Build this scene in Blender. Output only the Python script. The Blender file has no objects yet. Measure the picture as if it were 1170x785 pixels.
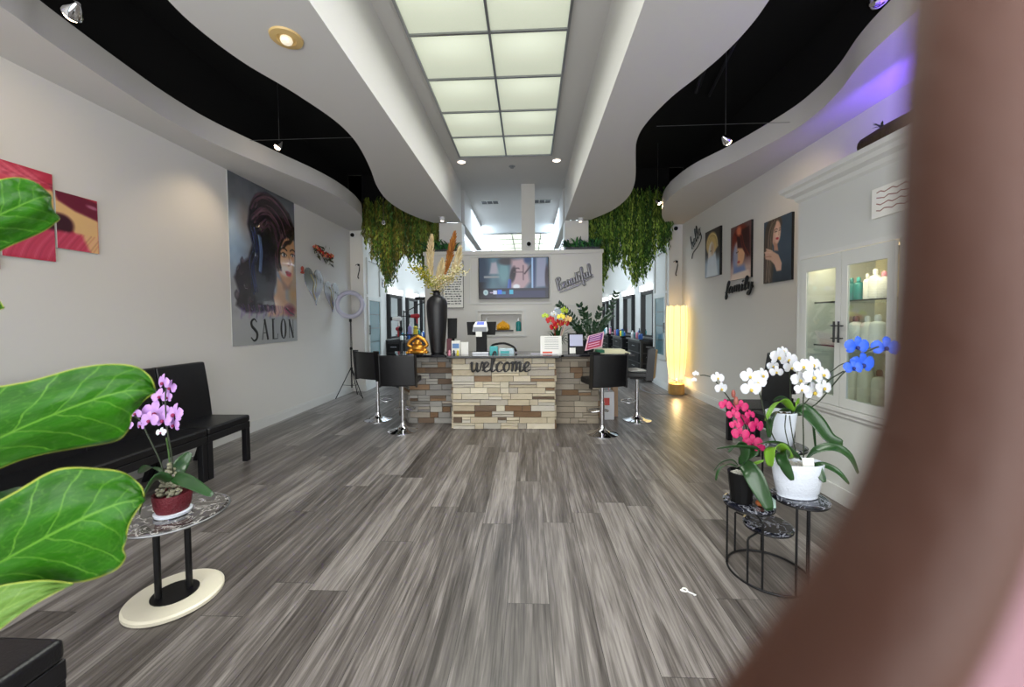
import bpy, math, random
import numpy as np
from mathutils import Vector, Matrix
random.seed(7)
sc = bpy.context.scene
C = sc.collection
R = math.radians
# ------------------------------------------------------------ camera
EYE = Vector((0, 0, 1.5)); FPX = 440.0; PCX = 585.0; PCY = 380.5
YAW, PITCH, ROLL = 0.0434174, 0.0325650, R(0.5)
_f = Vector((-math.sin(YAW)*math.cos(PITCH), math.cos(YAW)*math.cos(PITCH), -math.sin(PITCH)))
_r0 = Vector((math.cos(YAW), math.sin(YAW), 0)); _u0 = _r0.cross(_f)
_r = _r0*math.cos(ROLL) - _u0*math.sin(ROLL); _u = _u0*math.cos(ROLL) + _r0*math.sin(ROLL)
cd = bpy.data.cameras.new('camera'); cam = bpy.data.objects.new('camera', cd); C.objects.link(cam)
cam.matrix_world = Matrix(((_r.x, _u.x, -_f.x, EYE.x), (_r.y, _u.y, -_f.y, EYE.y), (_r.z, _u.z, -_f.z, EYE.z), (0, 0, 0, 1)))
cd.sensor_width = 36; cd.lens = 36*FPX/1170; cd.shift_y = -12/1170
cd.clip_start = 0.004; cd.clip_end = 100
cd.dof.use_dof = True; cd.dof.focus_distance = 4.5; cd.dof.aperture_fstop = 3.6
sc.camera = cam
# ------------------------------------------------------------ view and world
sc.view_settings.view_transform = 'Standard'
sc.view_settings.look = 'None'
sc.view_settings.gamma = 1
sc.view_settings.use_curve_mapping = False
sc.view_settings.exposure = 0.33
sc.cycles.use_denoising = True
sc.cycles.max_bounces = 8
sc.cycles.diffuse_bounces = 4
sc.cycles.caustics_reflective = False
sc.cycles.caustics_refractive = False
sc.cycles.sample_clamp_indirect = 6
w = bpy.data.worlds.new('world'); sc.world = w; w.use_nodes = True
wn = w.node_tree.nodes; wb = wn['Background']
wb.inputs[0].default_value = (0.86, 0.93, 1.0, 1); wb.inputs[1].default_value = 1.6

def area(name, loc, rot, sx, sy, power, col=(1, 1, 1), spread=180, portal=False):
    l = bpy.data.lights.new(name, 'AREA'); l.shape = 'RECTANGLE'; l.size = sx; l.size_y = sy
    l.energy = power; l.color = col; l.spread = R(spread)
    o = bpy.data.objects.new(name, l); o.location = loc; o.rotation_euler = rot; C.objects.link(o)
    if portal: l.cycles.is_portal = True
    return o
# daylight through the storefront glass behind the camera
area('storefront_daylight', (-0.3, -1.35, 1.8), (R(90), 0, 0), 6.0, 2.8, 165, (1.0, 0.975, 0.95))
# skylights of the rear salon
area('rear_skylight', (-0.3, 11.5, 4.1), (0, 0, 0), 2.6, 5.0, 200, (0.70, 0.86, 1.0))
# the light the reception ceiling panel gives
area('panel_light', (-.36, 3.3, 4.13), (0, 0, 0), 1.45, 5.9, 88, (0.98, 1.0, 0.93), 125)
area('left_bay_light', (-2.9, 11.0, 4.1), (0, 0, 0), 1.0, 4.6, 20, (0.76, 0.90, 1.0))
area('right_bay_light', (2.3, 11.0, 4.1), (0, 0, 0), 1.0, 4.6, 20, (0.76, 0.90, 1.0))

def P(px, py, x=None, y=None, z=None):
    """a traced point of the photograph dropped onto a real plane of the room"""
    d = _f + _r*((px-PCX)/FPX) - _u*((py-PCY)/FPX)
    if z is not None: t = (z-EYE.z)/d.z
    elif y is not None: t = y/d.y
    else: t = x/d.x
    return EYE + d*t
# ------------------------------------------------------------ materials
def srgb(c):
    if isinstance(c, str):
        c = [int(c[i:i+2], 16)/255 for i in (0, 2, 4)]
    return tuple((x/12.92 if x <= .04045 else ((x+.055)/1.055)**2.4) for x in c)
def mat(name, col, rough=.5, metal=0, emit=None, es=1, trans=0, alpha=1, coat=0, sss=0, spec=None, bump=None, noise=None, ior=None):
    m = bpy.data.materials.new(name); m.use_nodes = True
    nt = m.node_tree; b = nt.nodes['Principled BSDF']
    c = srgb(col)
    b.inputs['Base Color'].default_value = (*c, 1); b.inputs['Roughness'].default_value = rough
    b.inputs['Metallic'].default_value = metal; b.inputs['Transmission Weight'].default_value = trans
    b.inputs['Alpha'].default_value = alpha; b.inputs['Coat Weight'].default_value = coat
    if ior: b.inputs['IOR'].default_value = ior
    if spec is not None: b.inputs['Specular IOR Level'].default_value = spec
    if sss:
        b.inputs['Subsurface Weight'].default_value = sss; b.inputs['Subsurface Radius'].default_value = (.01, .004, .002)
        b.inputs['Subsurface Scale'].default_value = .5
    if emit is not None:
        b.inputs['Emission Color'].default_value = (*srgb(emit), 1); b.inputs['Emission Strength'].default_value = es
    if noise:   # (scale, amount) mottles the base colour
        tx = nt.nodes.new('ShaderNodeTexNoise'); tx.inputs['Scale'].default_value = noise[0]; tx.inputs['Detail'].default_value = 5
        tc = nt.nodes.new('ShaderNodeTexCoord'); nt.links.new(tc.outputs['Object'], tx.inputs['Vector'])
        mx = nt.nodes.new('ShaderNodeMix'); mx.data_type = 'RGBA'
        mx.inputs[6].default_value = (*[max(0, k*(1-noise[1])) for k in c], 1); mx.inputs[7].default_value = (*[min(1, k*(1+noise[1])) for k in c], 1)
        nt.links.new(tx.outputs['Fac'], mx.inputs[0]); nt.links.new(mx.outputs[2], b.inputs['Base Color'])
    if bump:    # (scale, strength)
        tx = nt.nodes.new('ShaderNodeTexNoise'); tx.inputs['Scale'].default_value = bump[0]; tx.inputs['Detail'].default_value = 6
        tc = nt.nodes.new('ShaderNodeTexCoord'); nt.links.new(tc.outputs['Object'], tx.inputs['Vector'])
        bp = nt.nodes.new('ShaderNodeBump'); bp.inputs['Strength'].default_value = bump[1]; bp.inputs['Distance'].default_value = .01
        nt.links.new(tx.outputs['Fac'], bp.inputs['Height']); nt.links.new(bp.outputs['Normal'], b.inputs['Normal'])
    return m
def attr_mat(name, rough=.6, emit=0, bump=None, coat=0, trans=0):
    m = mat(name, (.5, .5, .5), rough, bump=bump, coat=coat); nt = m.node_tree; b = nt.nodes['Principled BSDF']
    a = nt.nodes.new('ShaderNodeAttribute'); a.attribute_name = 'Col'
    nt.links.new(a.outputs['Color'], b.inputs['Base Color'])
    if emit:
        nt.links.new(a.outputs['Color'], b.inputs['Emission Color']); b.inputs['Emission Strength'].default_value = emit
    if trans: b.inputs['Transmission Weight'].default_value = trans
    return m
def glass_mat(name, tint=(.9, .95, .95), mixf=.12):
    m = bpy.data.materials.new(name); m.use_nodes = True; nt = m.node_tree; nt.nodes.clear()
    o = nt.nodes.new('ShaderNodeOutputMaterial'); mx = nt.nodes.new('ShaderNodeMixShader'); t = nt.nodes.new('ShaderNodeBsdfTransparent')
    g = nt.nodes.new('ShaderNodeBsdfGlossy'); g.inputs['Roughness'].default_value = .03; t.inputs[0].default_value = (*tint, 1)
    mx.inputs[0].default_value = mixf
    nt.links.new(t.outputs[0], mx.inputs[1]); nt.links.new(g.outputs[0], mx.inputs[2]); nt.links.new(mx.outputs[0], o.inputs[0])
    return m
M = dict(
    wall=mat('wall_paint', 'd6d4d0', .75, bump=(60, .04)), soffit=mat('soffit_paint', 'cdcbc9', .8, bump=(50, .03)),
    white=mat('white_paint', 'cccdca', .5), trimw=mat('trim_paint', 'd2d2d0', .4), black_ceiling=mat('black_ceiling_paint', '0b0b0e', .9),
    leather=mat('black_leather', '0b0b0f', .36, bump=(180, .15), noise=(6, .25)), blackwood=mat('black_wood', '111115', .35),
    chrome=mat('chrome', 'd8d8dc', .08, 1), steel=mat('brushed_steel', '9a9ca0', .3, 1), blackmetal=mat('black_metal', '101013', .4, .3),
    blackplastic=mat('black_plastic', '08080a', .55, spec=.25), greyplastic=mat('grey_plastic', '8a8d92', .45), whiteplastic=mat('white_plastic', 'e4e5e8', .4),
    ceramic=mat('white_ceramic', 'dfe6f2', .25, coat=.4, bump=(90, .5)), ceramic_s=mat('smooth_ceramic', 'dfe6f2', .22, coat=.4),
    vase=mat('matt_black_ceramic', '18181c', .4, bump=(30, .1)), gold=mat('gold_leaf', 'c98f3a', .35, .85, noise=(14, .35)),
    yellow=mat('yellow_resin', 'e3a012', .35, .25, noise=(18, .4)), glass=glass_mat('clear_glass'), teal=mat('teal_glass', '1f8f90', .2, trans=.3),
    tealbox=mat('teal_card', '4fb0b4', .6), paper=mat('paper', 'ecebe6', .8), beige=mat('beige_fabric', 'c9a878', .8, bump=(200, .2)),
    lampwood=mat('lamp_wood', 'b58a4a', .5, noise=(20, .25)), cream=mat('cream_stone', 'e6dfca', .35, noise=(8, .06)),
    red_pot=mat('red_woven_pot', '5f0c1c', .5, bump=(120, .8)), moss=mat('moss', '8f8d78', .95, bump=(140, 1), noise=(90, .6)), gravel=mat('white_gravel', 'c9c6bd', .9, bump=(150, 1), noise=(100, .6)),
    bark=mat('bark', '4a3a2a', .9, bump=(60, .8), noise=(20, .4)), stem=mat('green_stem', '3c5a28', .5), darkstem=mat('dark_stem', '2a3422', .5),
    orchid_leaf=mat('orchid_leaf', '22461f', .3, coat=.3, noise=(12, .35)), yleaf=mat('young_leaf', '6c9a2c', .35, noise=(12, .25)),
    petal_w=mat('white_petal', 'dcdee4', .55, sss=.15), petal_p=mat('hot_pink_petal', 'c01862', .5, noise=(40, .3)), petal_l=mat('lilac_petal', 'c79add', .55, noise=(30, .25)),
    petal_b=mat('blue_petal', '2f62ea', .5, noise=(40, .3)), lip_y=mat('yellow_lip', 'cdb040', .5), lip_m=mat('magenta_lip', '8d1c50', .5), lip_n=mat('navy_lip', '16206a', .5),
    red=mat('red_petal', 'b3101c', .5, noise=(30, .3)), pampas=mat('pampas', 'd2bd92', .95, noise=(40, .3)), rust=mat('rust_plume', 'a0641f', .95, noise=(40, .35)),
    zz=mat('zz_leaf', '1d3a22', .3, coat=.3), mirror=mat('mirror_glass', 'd5dadd', .03, 1), silver=mat('silver_letters', '7f7f84', .35, .6),
    tv_bezel=mat('tv_bezel', '0a0a0c', .3), skin=None)
for k, c in dict(skin='8d5038', redp='b01525', bluep='2f5fae', lilacp='9f9ad8', yellowp='e0cf3a', pinkp='d88aa0', whitep='eef0f0', tealp='2f9a9a', greyp='5a5f66', woodp='8a5a34', darkgrey='33363c').items():
    M[k] = mat(k if len(k) > 5 else k+'_tone', c, .45)
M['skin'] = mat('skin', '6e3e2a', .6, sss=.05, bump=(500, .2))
def lit_finger_tint(m):      # pinker with depth: the lit look of the farther fingers is put into the colour
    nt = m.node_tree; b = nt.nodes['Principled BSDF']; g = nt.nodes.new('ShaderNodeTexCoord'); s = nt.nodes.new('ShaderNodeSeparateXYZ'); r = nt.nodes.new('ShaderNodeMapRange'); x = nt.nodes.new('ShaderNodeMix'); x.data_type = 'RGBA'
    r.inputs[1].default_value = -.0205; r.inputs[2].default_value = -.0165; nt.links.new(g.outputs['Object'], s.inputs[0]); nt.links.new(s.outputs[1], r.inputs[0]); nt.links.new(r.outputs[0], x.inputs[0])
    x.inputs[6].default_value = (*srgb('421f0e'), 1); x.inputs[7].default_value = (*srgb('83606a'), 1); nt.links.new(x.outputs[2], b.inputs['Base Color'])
lit_finger_tint(M['skin'])
M['counter'] = mat('black_granite', '17171c', .12, coat=.5, noise=(120, .6))
M['canvas'] = attr_mat('printed_canvas', .55); M['gloss_print'] = attr_mat('glossy_print', .22, coat=.5)
M['screen'] = attr_mat('lit_screen', .3, emit=.62)
for _l in list(M['screen'].node_tree.links):
    if _l.to_socket.name == 'Base Color': M['screen'].node_tree.links.remove(_l)
M['screen'].node_tree.nodes['Principled BSDF'].inputs['Base Color'].default_value = (.01, .01, .012, 1); M['stone'] = attr_mat('ledger_stone', .85, bump=(70, .9)); M['foliage'] = attr_mat('foliage', .55)
# veined dark marble
def marble():
    m = mat('black_marble', '14151d', .12, coat=.4); nt = m.node_tree; b = nt.nodes['Principled BSDF']
    tc = nt.nodes.new('ShaderNodeTexCoord'); n = nt.nodes.new('ShaderNodeTexNoise'); n.inputs['Scale'].default_value = 9; n.inputs['Detail'].default_value = 9; n.inputs['Distortion'].default_value = 1.8
    r = nt.nodes.new('ShaderNodeValToRGB'); e = r.color_ramp.elements
    e[0].position = .47; e[0].color = (.008, .009, .016, 1); e[1].position = .5; e[1].color = (.35, .36, .42, 1)
    k = e.new(.53); k.color = (.01, .011, .02, 1)
    nt.links.new(tc.outputs['Object'], n.inputs['Vector']); nt.links.new(n.outputs['Fac'], r.inputs['Fac']); nt.links.new(r.outputs[0], b.inputs['Base Color'])
    return m
M['marble'] = marble()
M['greymarble'] = marble(); _e = M['greymarble'].node_tree.nodes['Color Ramp'].color_ramp.elements
_e[0].color = (.05, .045, .045, 1); _e[2].color = (.07, .062, .06, 1); _e[1].color = (.5, .48, .46, 1)
# plank floor
def floor_mat():
    m = mat('grey_oak_planks', (.4, .38, .37), .36); nt = m.node_tree; b = nt.nodes['Principled BSDF']; N = nt.nodes.new; L = nt.links.new
    def mth(op, a, c=None):
        n = N('ShaderNodeMath'); n.operation = op
        for i, v in enumerate((a, c)):
            if v is None: continue
            if isinstance(v, (int, float)): n.inputs[i].default_value = v
            else: L(v, n.inputs[i])
        return n.outputs[0]
    tc = N('ShaderNodeTexCoord'); sp = N('ShaderNodeSeparateXYZ'); L(tc.outputs['Object'], sp.inputs[0])
    xs = mth('DIVIDE', mth('ADD', sp.outputs[0], .125), .224); col = mth('FLOOR', xs); fx = mth('FRACT', xs)
    wn1 = N('ShaderNodeTexWhiteNoise'); wn1.noise_dimensions = '1D'; L(col, wn1.inputs['W'])
    ys = mth('DIVIDE', mth('ADD', sp.outputs[1], mth('MULTIPLY', wn1.outputs['Value'], 1.9)), 1.55); row = mth('FLOOR', ys); fy = mth('FRACT', ys)
    wn2 = N('ShaderNodeTexWhiteNoise'); wn2.noise_dimensions = '2D'; cb = N('ShaderNodeCombineXYZ'); L(col, cb.inputs[0]); L(row, cb.inputs[1]); L(cb.outputs[0], wn2.inputs['Vector'])
    # grain: noise stretched along the plank, shifted per plank
    def grain(sx, sy, det, dist):
        g = N('ShaderNodeTexNoise'); g.inputs['Detail'].default_value = det; g.inputs['Distortion'].default_value = dist; g.inputs['Scale'].default_value = 1
        c2 = N('ShaderNodeCombineXYZ')
        L(mth('MULTIPLY', sp.outputs[0], sx), c2.inputs[0]); L(mth('ADD', mth('MULTIPLY', sp.outputs[1], sy), mth('MULTIPLY', wn2.outputs['Value'], 37)), c2.inputs[1])
        L(mth('MULTIPLY', wn2.outputs['Value'], 60), c2.inputs[2]); L(c2.outputs[0], g.inputs['Vector']); return g.outputs['Fac']
    broad = grain(12, .75, 5, 1.3); fine = grain(95, 3.2, 8, .8)
    v = mth('ADD', mth('MULTIPLY', broad, .58), mth('MULTIPLY', fine, .42))
    v = mth('ADD', v, mth('MULTIPLY', mth('SUBTRACT', wn2.outputs['Value'], .5), .16))
    r = N('ShaderNodeValToRGB'); L(v, r.inputs['Fac']); e = r.color_ramp.elements
    e[0].position = .33; e[0].color = (*srgb('37322f'), 1); e[1].position = .68; e[1].color = (*srgb('928c88'), 1)
    k = e.new(.5); k.color = (*srgb('625c59'), 1)
    gx = mth('LESS_THAN', mth('MULTIPLY', mth('MINIMUM', fx, mth('SUBTRACT', 1, fx)), .224), .0016)
    gy = mth('LESS_THAN', mth('MULTIPLY', mth('MINIMUM', fy, mth('SUBTRACT', 1, fy)), 1.55), .0016)
    gap = mth('MAXIMUM', gx, gy)
    mx = N('ShaderNodeMix'); mx.data_type = 'RGBA'; L(mth('MULTIPLY', gap, .8), mx.inputs[0]); L(r.outputs[0], mx.inputs[6]); mx.inputs[7].default_value = (.02, .019, .018, 1)
    L(mx.outputs[2], b.inputs['Base Color'])
    bp = N('ShaderNodeBump'); bp.inputs['Strength'].default_value = .25; bp.inputs['Distance'].default_value = .003
    L(mth('SUBTRACT', fine, mth('MULTIPLY', gap, 1.5)), bp.inputs['Height']); L(bp.outputs[0], b.inputs['Normal'])
    L(mth('ADD', mth('MULTIPLY', fine, .22), .24), b.inputs['Roughness'])
    return m
M['floor'] = floor_mat()
# lit frosted diffuser tiles
def diffuser_mat():
    m = mat('frosted_diffuser', 'd8dcc8', .5, emit='ffffff', es=1); nt = m.node_tree; b = nt.nodes['Principled BSDF']
    a = nt.nodes.new('ShaderNodeAttribute'); a.attribute_name = 'Col'
    n = nt.nodes.new('ShaderNodeTexNoise'); n.inputs['Scale'].default_value = 60; tc = nt.nodes.new('ShaderNodeTexCoord'); nt.links.new(tc.outputs['Object'], n.inputs['Vector'])
    mx = nt.nodes.new('ShaderNodeMix'); mx.data_type = 'RGBA'; mx.blend_type = 'MULTIPLY'; mx.inputs[0].default_value = .25
    nt.links.new(a.outputs['Color'], mx.inputs[6]); nt.links.new(n.outputs['Fac'], mx.inputs[7]); nt.links.new(mx.outputs[2], b.inputs['Emission Color'])
    b.inputs['Emission Strength'].default_value = .56
    return m
M['diffuser'] = diffuser_mat()
M['bulb'] = mat('lit_bulb', 'ffffff', .3, emit='ffe0b4', es=14); M['downlight'] = mat('lit_downlight', 'ffffff', .3, emit='ffe6cc', es=4)
M['tube'] = mat('lit_tube', 'ffffff', .3, emit='eaf2ff', es=5.0); M['light_box'] = mat('lit_box', 'ffffff', .3, emit='ffffff', es=1.3)
# ------------------------------------------------------------ mesh builder
WORLD = {}     # things whose parts are drawn in room coordinates
class MB:
    def __init__(s): s.v = []; s.f = []; s.m = []; s.c = []; s.T = Matrix.Identity(4); s.mi = 0; s.col = (1, 1, 1); s.uv = None
    def add(s, vs, fs):
        b = len(s.v)
        for q in vs: s.v.append(s.T @ Vector(q)); s.c.append(s.col)
        for q in fs: s.f.append(tuple(b+i for i in q)); s.m.append(s.mi)
        return s
    def box(s, a, b):
        (x0, y0, z0), (x1, y1, z1) = a, b
        x0, x1 = min(x0, x1), max(x0, x1); y0, y1 = min(y0, y1), max(y0, y1); z0, z1 = min(z0, z1), max(z0, z1)
        return s.add([(x0, y0, z0), (x1, y0, z0), (x1, y1, z0), (x0, y1, z0), (x0, y0, z1), (x1, y0, z1), (x1, y1, z1), (x0, y1, z1)],
                     [(3, 2, 1, 0), (4, 5, 6, 7), (0, 1, 5, 4), (1, 2, 6, 5), (2, 3, 7, 6), (3, 0, 4, 7)])
    def cbox(s, c, d): return s.box([c[i]-d[i]/2 for i in range(3)], [c[i]+d[i]/2 for i in range(3)])
    def prism(s, poly, z0, z1):          # poly: ccw list of (x, y)
        n = len(poly)
        vs = [(x, y, z0) for x, y in poly]+[(x, y, z1) for x, y in poly]
        fs = [tuple(range(n-1, -1, -1)), tuple(range(n, 2*n))]+[(i, (i+1) % n, n+(i+1) % n, n+i) for i in range(n)]
        return s.add(vs, fs)
    def lathe(s, prof, n=24, c=(0, 0, 0), sx=1, sy=1):
        vs = []; fs = []
        for r, z in prof:
            for k in range(n):
                a = 2*math.pi*k/n; vs.append((c[0]+r*sx*math.cos(a), c[1]+r*sy*math.sin(a), c[2]+z))
        for i in range(len(prof)-1):
            for k in range(n):
                fs.append((i*n+k, i*n+(k+1) % n, (i+1)*n+(k+1) % n, (i+1)*n+k))
        fs.append(tuple(range(n-1, -1, -1))); fs.append(tuple((len(prof)-1)*n+k for k in range(n)))
        return s.add(vs, fs)
    def cyl(s, c, r, h, n=20): return s.lathe([(r, 0), (r, h)], n, c)
    def ell(s, c, rx, ry=None, rz=None, n=12, m=8):
        ry = ry or rx; rz = rz or rx; vs = []; fs = []
        for i in range(1, m):
            t = math.pi*i/m
            for k in range(n):
                a = 2*math.pi*k/n; vs.append((c[0]+rx*math.sin(t)*math.cos(a), c[1]+ry*math.sin(t)*math.sin(a), c[2]-rz*math.cos(t)))
        b = len(vs); vs += [(c[0], c[1], c[2]-rz), (c[0], c[1], c[2]+rz)]
        for i in range(m-2):
            for k in range(n): fs.append((i*n+k, i*n+(k+1) % n, (i+1)*n+(k+1) % n, (i+1)*n+k))
        for k in range(n): fs.append((b, (k+1) % n, k)); fs.append(((m-2)*n+k, (m-2)*n+(k+1) % n, b+1))
        return s.add(vs, fs)
    def tube(s, pts, r, n=8, closed=False, flat=None):   # r: number or list; flat=(axis vector, factor) squashes the section
        pts = [Vector(p) for p in pts]; N = len(pts); vs = []; fs = []
        rr = r if isinstance(r, (list, tuple)) else [r]*N
        up = None
        for i, p in enumerate(pts):
            a = pts[i-1] if (i > 0 or closed) else pts[0]; b = pts[(i+1) % N] if (i < N-1 or closed) else pts[-1]
            t = (b-a); t = t.normalized() if t.length > 1e-9 else Vector((0, 0, 1))
            if up is None: up = Vector((0, 0, 1)) if abs(t.z) < .9 else Vector((1, 0, 0))
            u = (up-t*up.dot(t))
            u = u.normalized() if u.length > 1e-6 else t.orthogonal().normalized()
            w2 = t.cross(u); up = u
            for k in range(n):
                an = 2*math.pi*k/n; off = (u*math.cos(an)+w2*math.sin(an))*rr[i]
                if flat: ax = flat[0]; off = off-ax*off.dot(ax)*(1-flat[1])
                vs.append(p+off)
        L = N if closed else N-1
        for i in range(L):
            j = (i+1) % N
            for k in range(n): fs.append((i*n+k, i*n+(k+1) % n, j*n+(k+1) % n, j*n+k))
        if not closed: fs.append(tuple(range(n-1, -1, -1))); fs.append(tuple((N-1)*n+k for k in range(n)))
        return s.add(vs, fs)
    def torus(s, c, Rr, r, n=40, m=8, axis='z'):
        pts = []
        for k in range(n):
            a = 2*math.pi*k/n; x, y = Rr*math.cos(a), Rr*math.sin(a)
            pts.append({'z': (c[0]+x, c[1]+y, c[2]), 'y': (c[0]+x, c[1], c[2]+y), 'x': (c[0], c[1]+x, c[2]+y)}[axis])
        vs = []; fs = []
        ctr = Vector(c)
        ax = {'z': Vector((0, 0, 1)), 'y': Vector((0, 1, 0)), 'x': Vector((1, 0, 0))}[axis]
        for p in pts:
            o = (Vector(p)-ctr).normalized()
            for k in range(m):
                a = 2*math.pi*k/m; vs.append(Vector(p)+o*r*math.cos(a)+ax*r*math.sin(a))
        for i in range(n):
            j = (i+1) % n
            for k in range(m): fs.append((i*m+k, j*m+k, j*m+(k+1) % m, i*m+(k+1) % m))
        return s.add(vs, fs)
    def strap(s, pts, widths, side, thick=.002, cup=0.0, n=5):   # leaf blade along pts
        pts = [Vector(p) for p in pts]; vs = []; fs = []; N = len(pts)
        for i, p in enumerate(pts):
            t = (pts[min(i+1, N-1)]-pts[max(i-1, 0)]).normalized()
            sd = Vector(side) - t*Vector(side).dot(t); sd = sd.normalized() if sd.length > 1e-5 else t.orthogonal().normalized()
            nn = t.cross(sd)
            if nn.z < 0: nn = -nn
            for k in range(n):
                q = -1+2*k/(n-1); vs.append(p+sd*q*widths[i]/2+nn*(cup*widths[i]*q*q))
        for i in range(N-1):
            for k in range(n-1): fs.append((i*n+k, i*n+k+1, (i+1)*n+k+1, (i+1)*n+k))
        return s.add(vs, fs)
    def build(s, name, mats, parent=None, smooth=False, bevel=0, solid=0, label=None, seg=2, colors=False):
        me = bpy.data.meshes.new(name)
        off = Vector((0, 0, 0))
        if parent is not None and parent.name in WORLD: off = Vector(WORLD[parent.name])
        me.from_pydata([tuple(v-off) for v in s.v], [], s.f)
        for mm in (mats if isinstance(mats, (list, tuple)) else [mats]): me.materials.append(mm)
        me.polygons.foreach_set('material_index', s.m)
        if colors:
            a = me.color_attributes.new('Col', 'FLOAT_COLOR', 'POINT')
            a.data.foreach_set('color', [x for c in s.c for x in (c[0], c[1], c[2], 1.0)])
        if smooth: me.polygons.foreach_set('use_smooth', [True]*len(s.f))
        me.update()
        if smooth: me.set_sharp_from_angle(angle=R(48))
        o = bpy.data.objects.new(name, me); C.objects.link(o)
        if parent is not None: o.parent = parent
        if parent is not None and parent.name in WORLD: WORLD[o.name] = WORLD[parent.name]
        if bevel:
            b = o.modifiers.new('bevel', 'BEVEL'); b.width = bevel; b.segments = seg; b.limit_method = 'ANGLE'; b.angle_limit = R(40)
            if not smooth:
                me.polygons.foreach_set('use_smooth', [True]*len(s.f)); b.harden_normals = True
        if solid:
            b = o.modifiers.new('solid', 'SOLIDIFY'); b.thickness = solid; b.offset = 0
        if label: o['label'] = label
        return o
def tag(o, label, cat, group=None, kind=None):
    o['label'] = label; o['category'] = cat
    if group: o['group'] = group
    if kind: o['kind'] = kind
    return o
def thing(name, label, cat, loc=(0, 0, 0), rz=0, group=None, world=False):
    """an Empty at the thing's base; world=True means its parts are given in room coordinates"""
    o = bpy.data.objects.new(name, None); C.objects.link(o); o.location = loc; o.rotation_euler = (0, 0, rz)
    o.empty_display_size = .05
    if world: WORLD[o.name] = tuple(loc)
    return tag(o, label, cat, group)
def struct(mb, name, m, **k):
    o = mb.build(name, m, **k)
    if o.parent is None: o['kind'] = 'structure'
    return o
def copy_tree(o, parent=None):
    c = o.copy(); C.objects.link(c); c.parent = parent
    for ch in o.children: copy_tree(ch, c)
    return c
def smoothpath(pts, n=6):
    pts = [Vector(p) for p in pts]; out = []
    for i in range(len(pts)-1):
        p0 = pts[max(i-1, 0)]; p1 = pts[i]; p2 = pts[i+1]; p3 = pts[min(i+2, len(pts)-1)]
        for k in range(n):
            t = k/n; out.append(.5*((2*p1)+(p2-p0)*t+(2*p0-5*p1+4*p2-p3)*t*t+(3*p1-p0-3*p2+p3)*t**3))
    out.append(pts[-1]); return out
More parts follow.
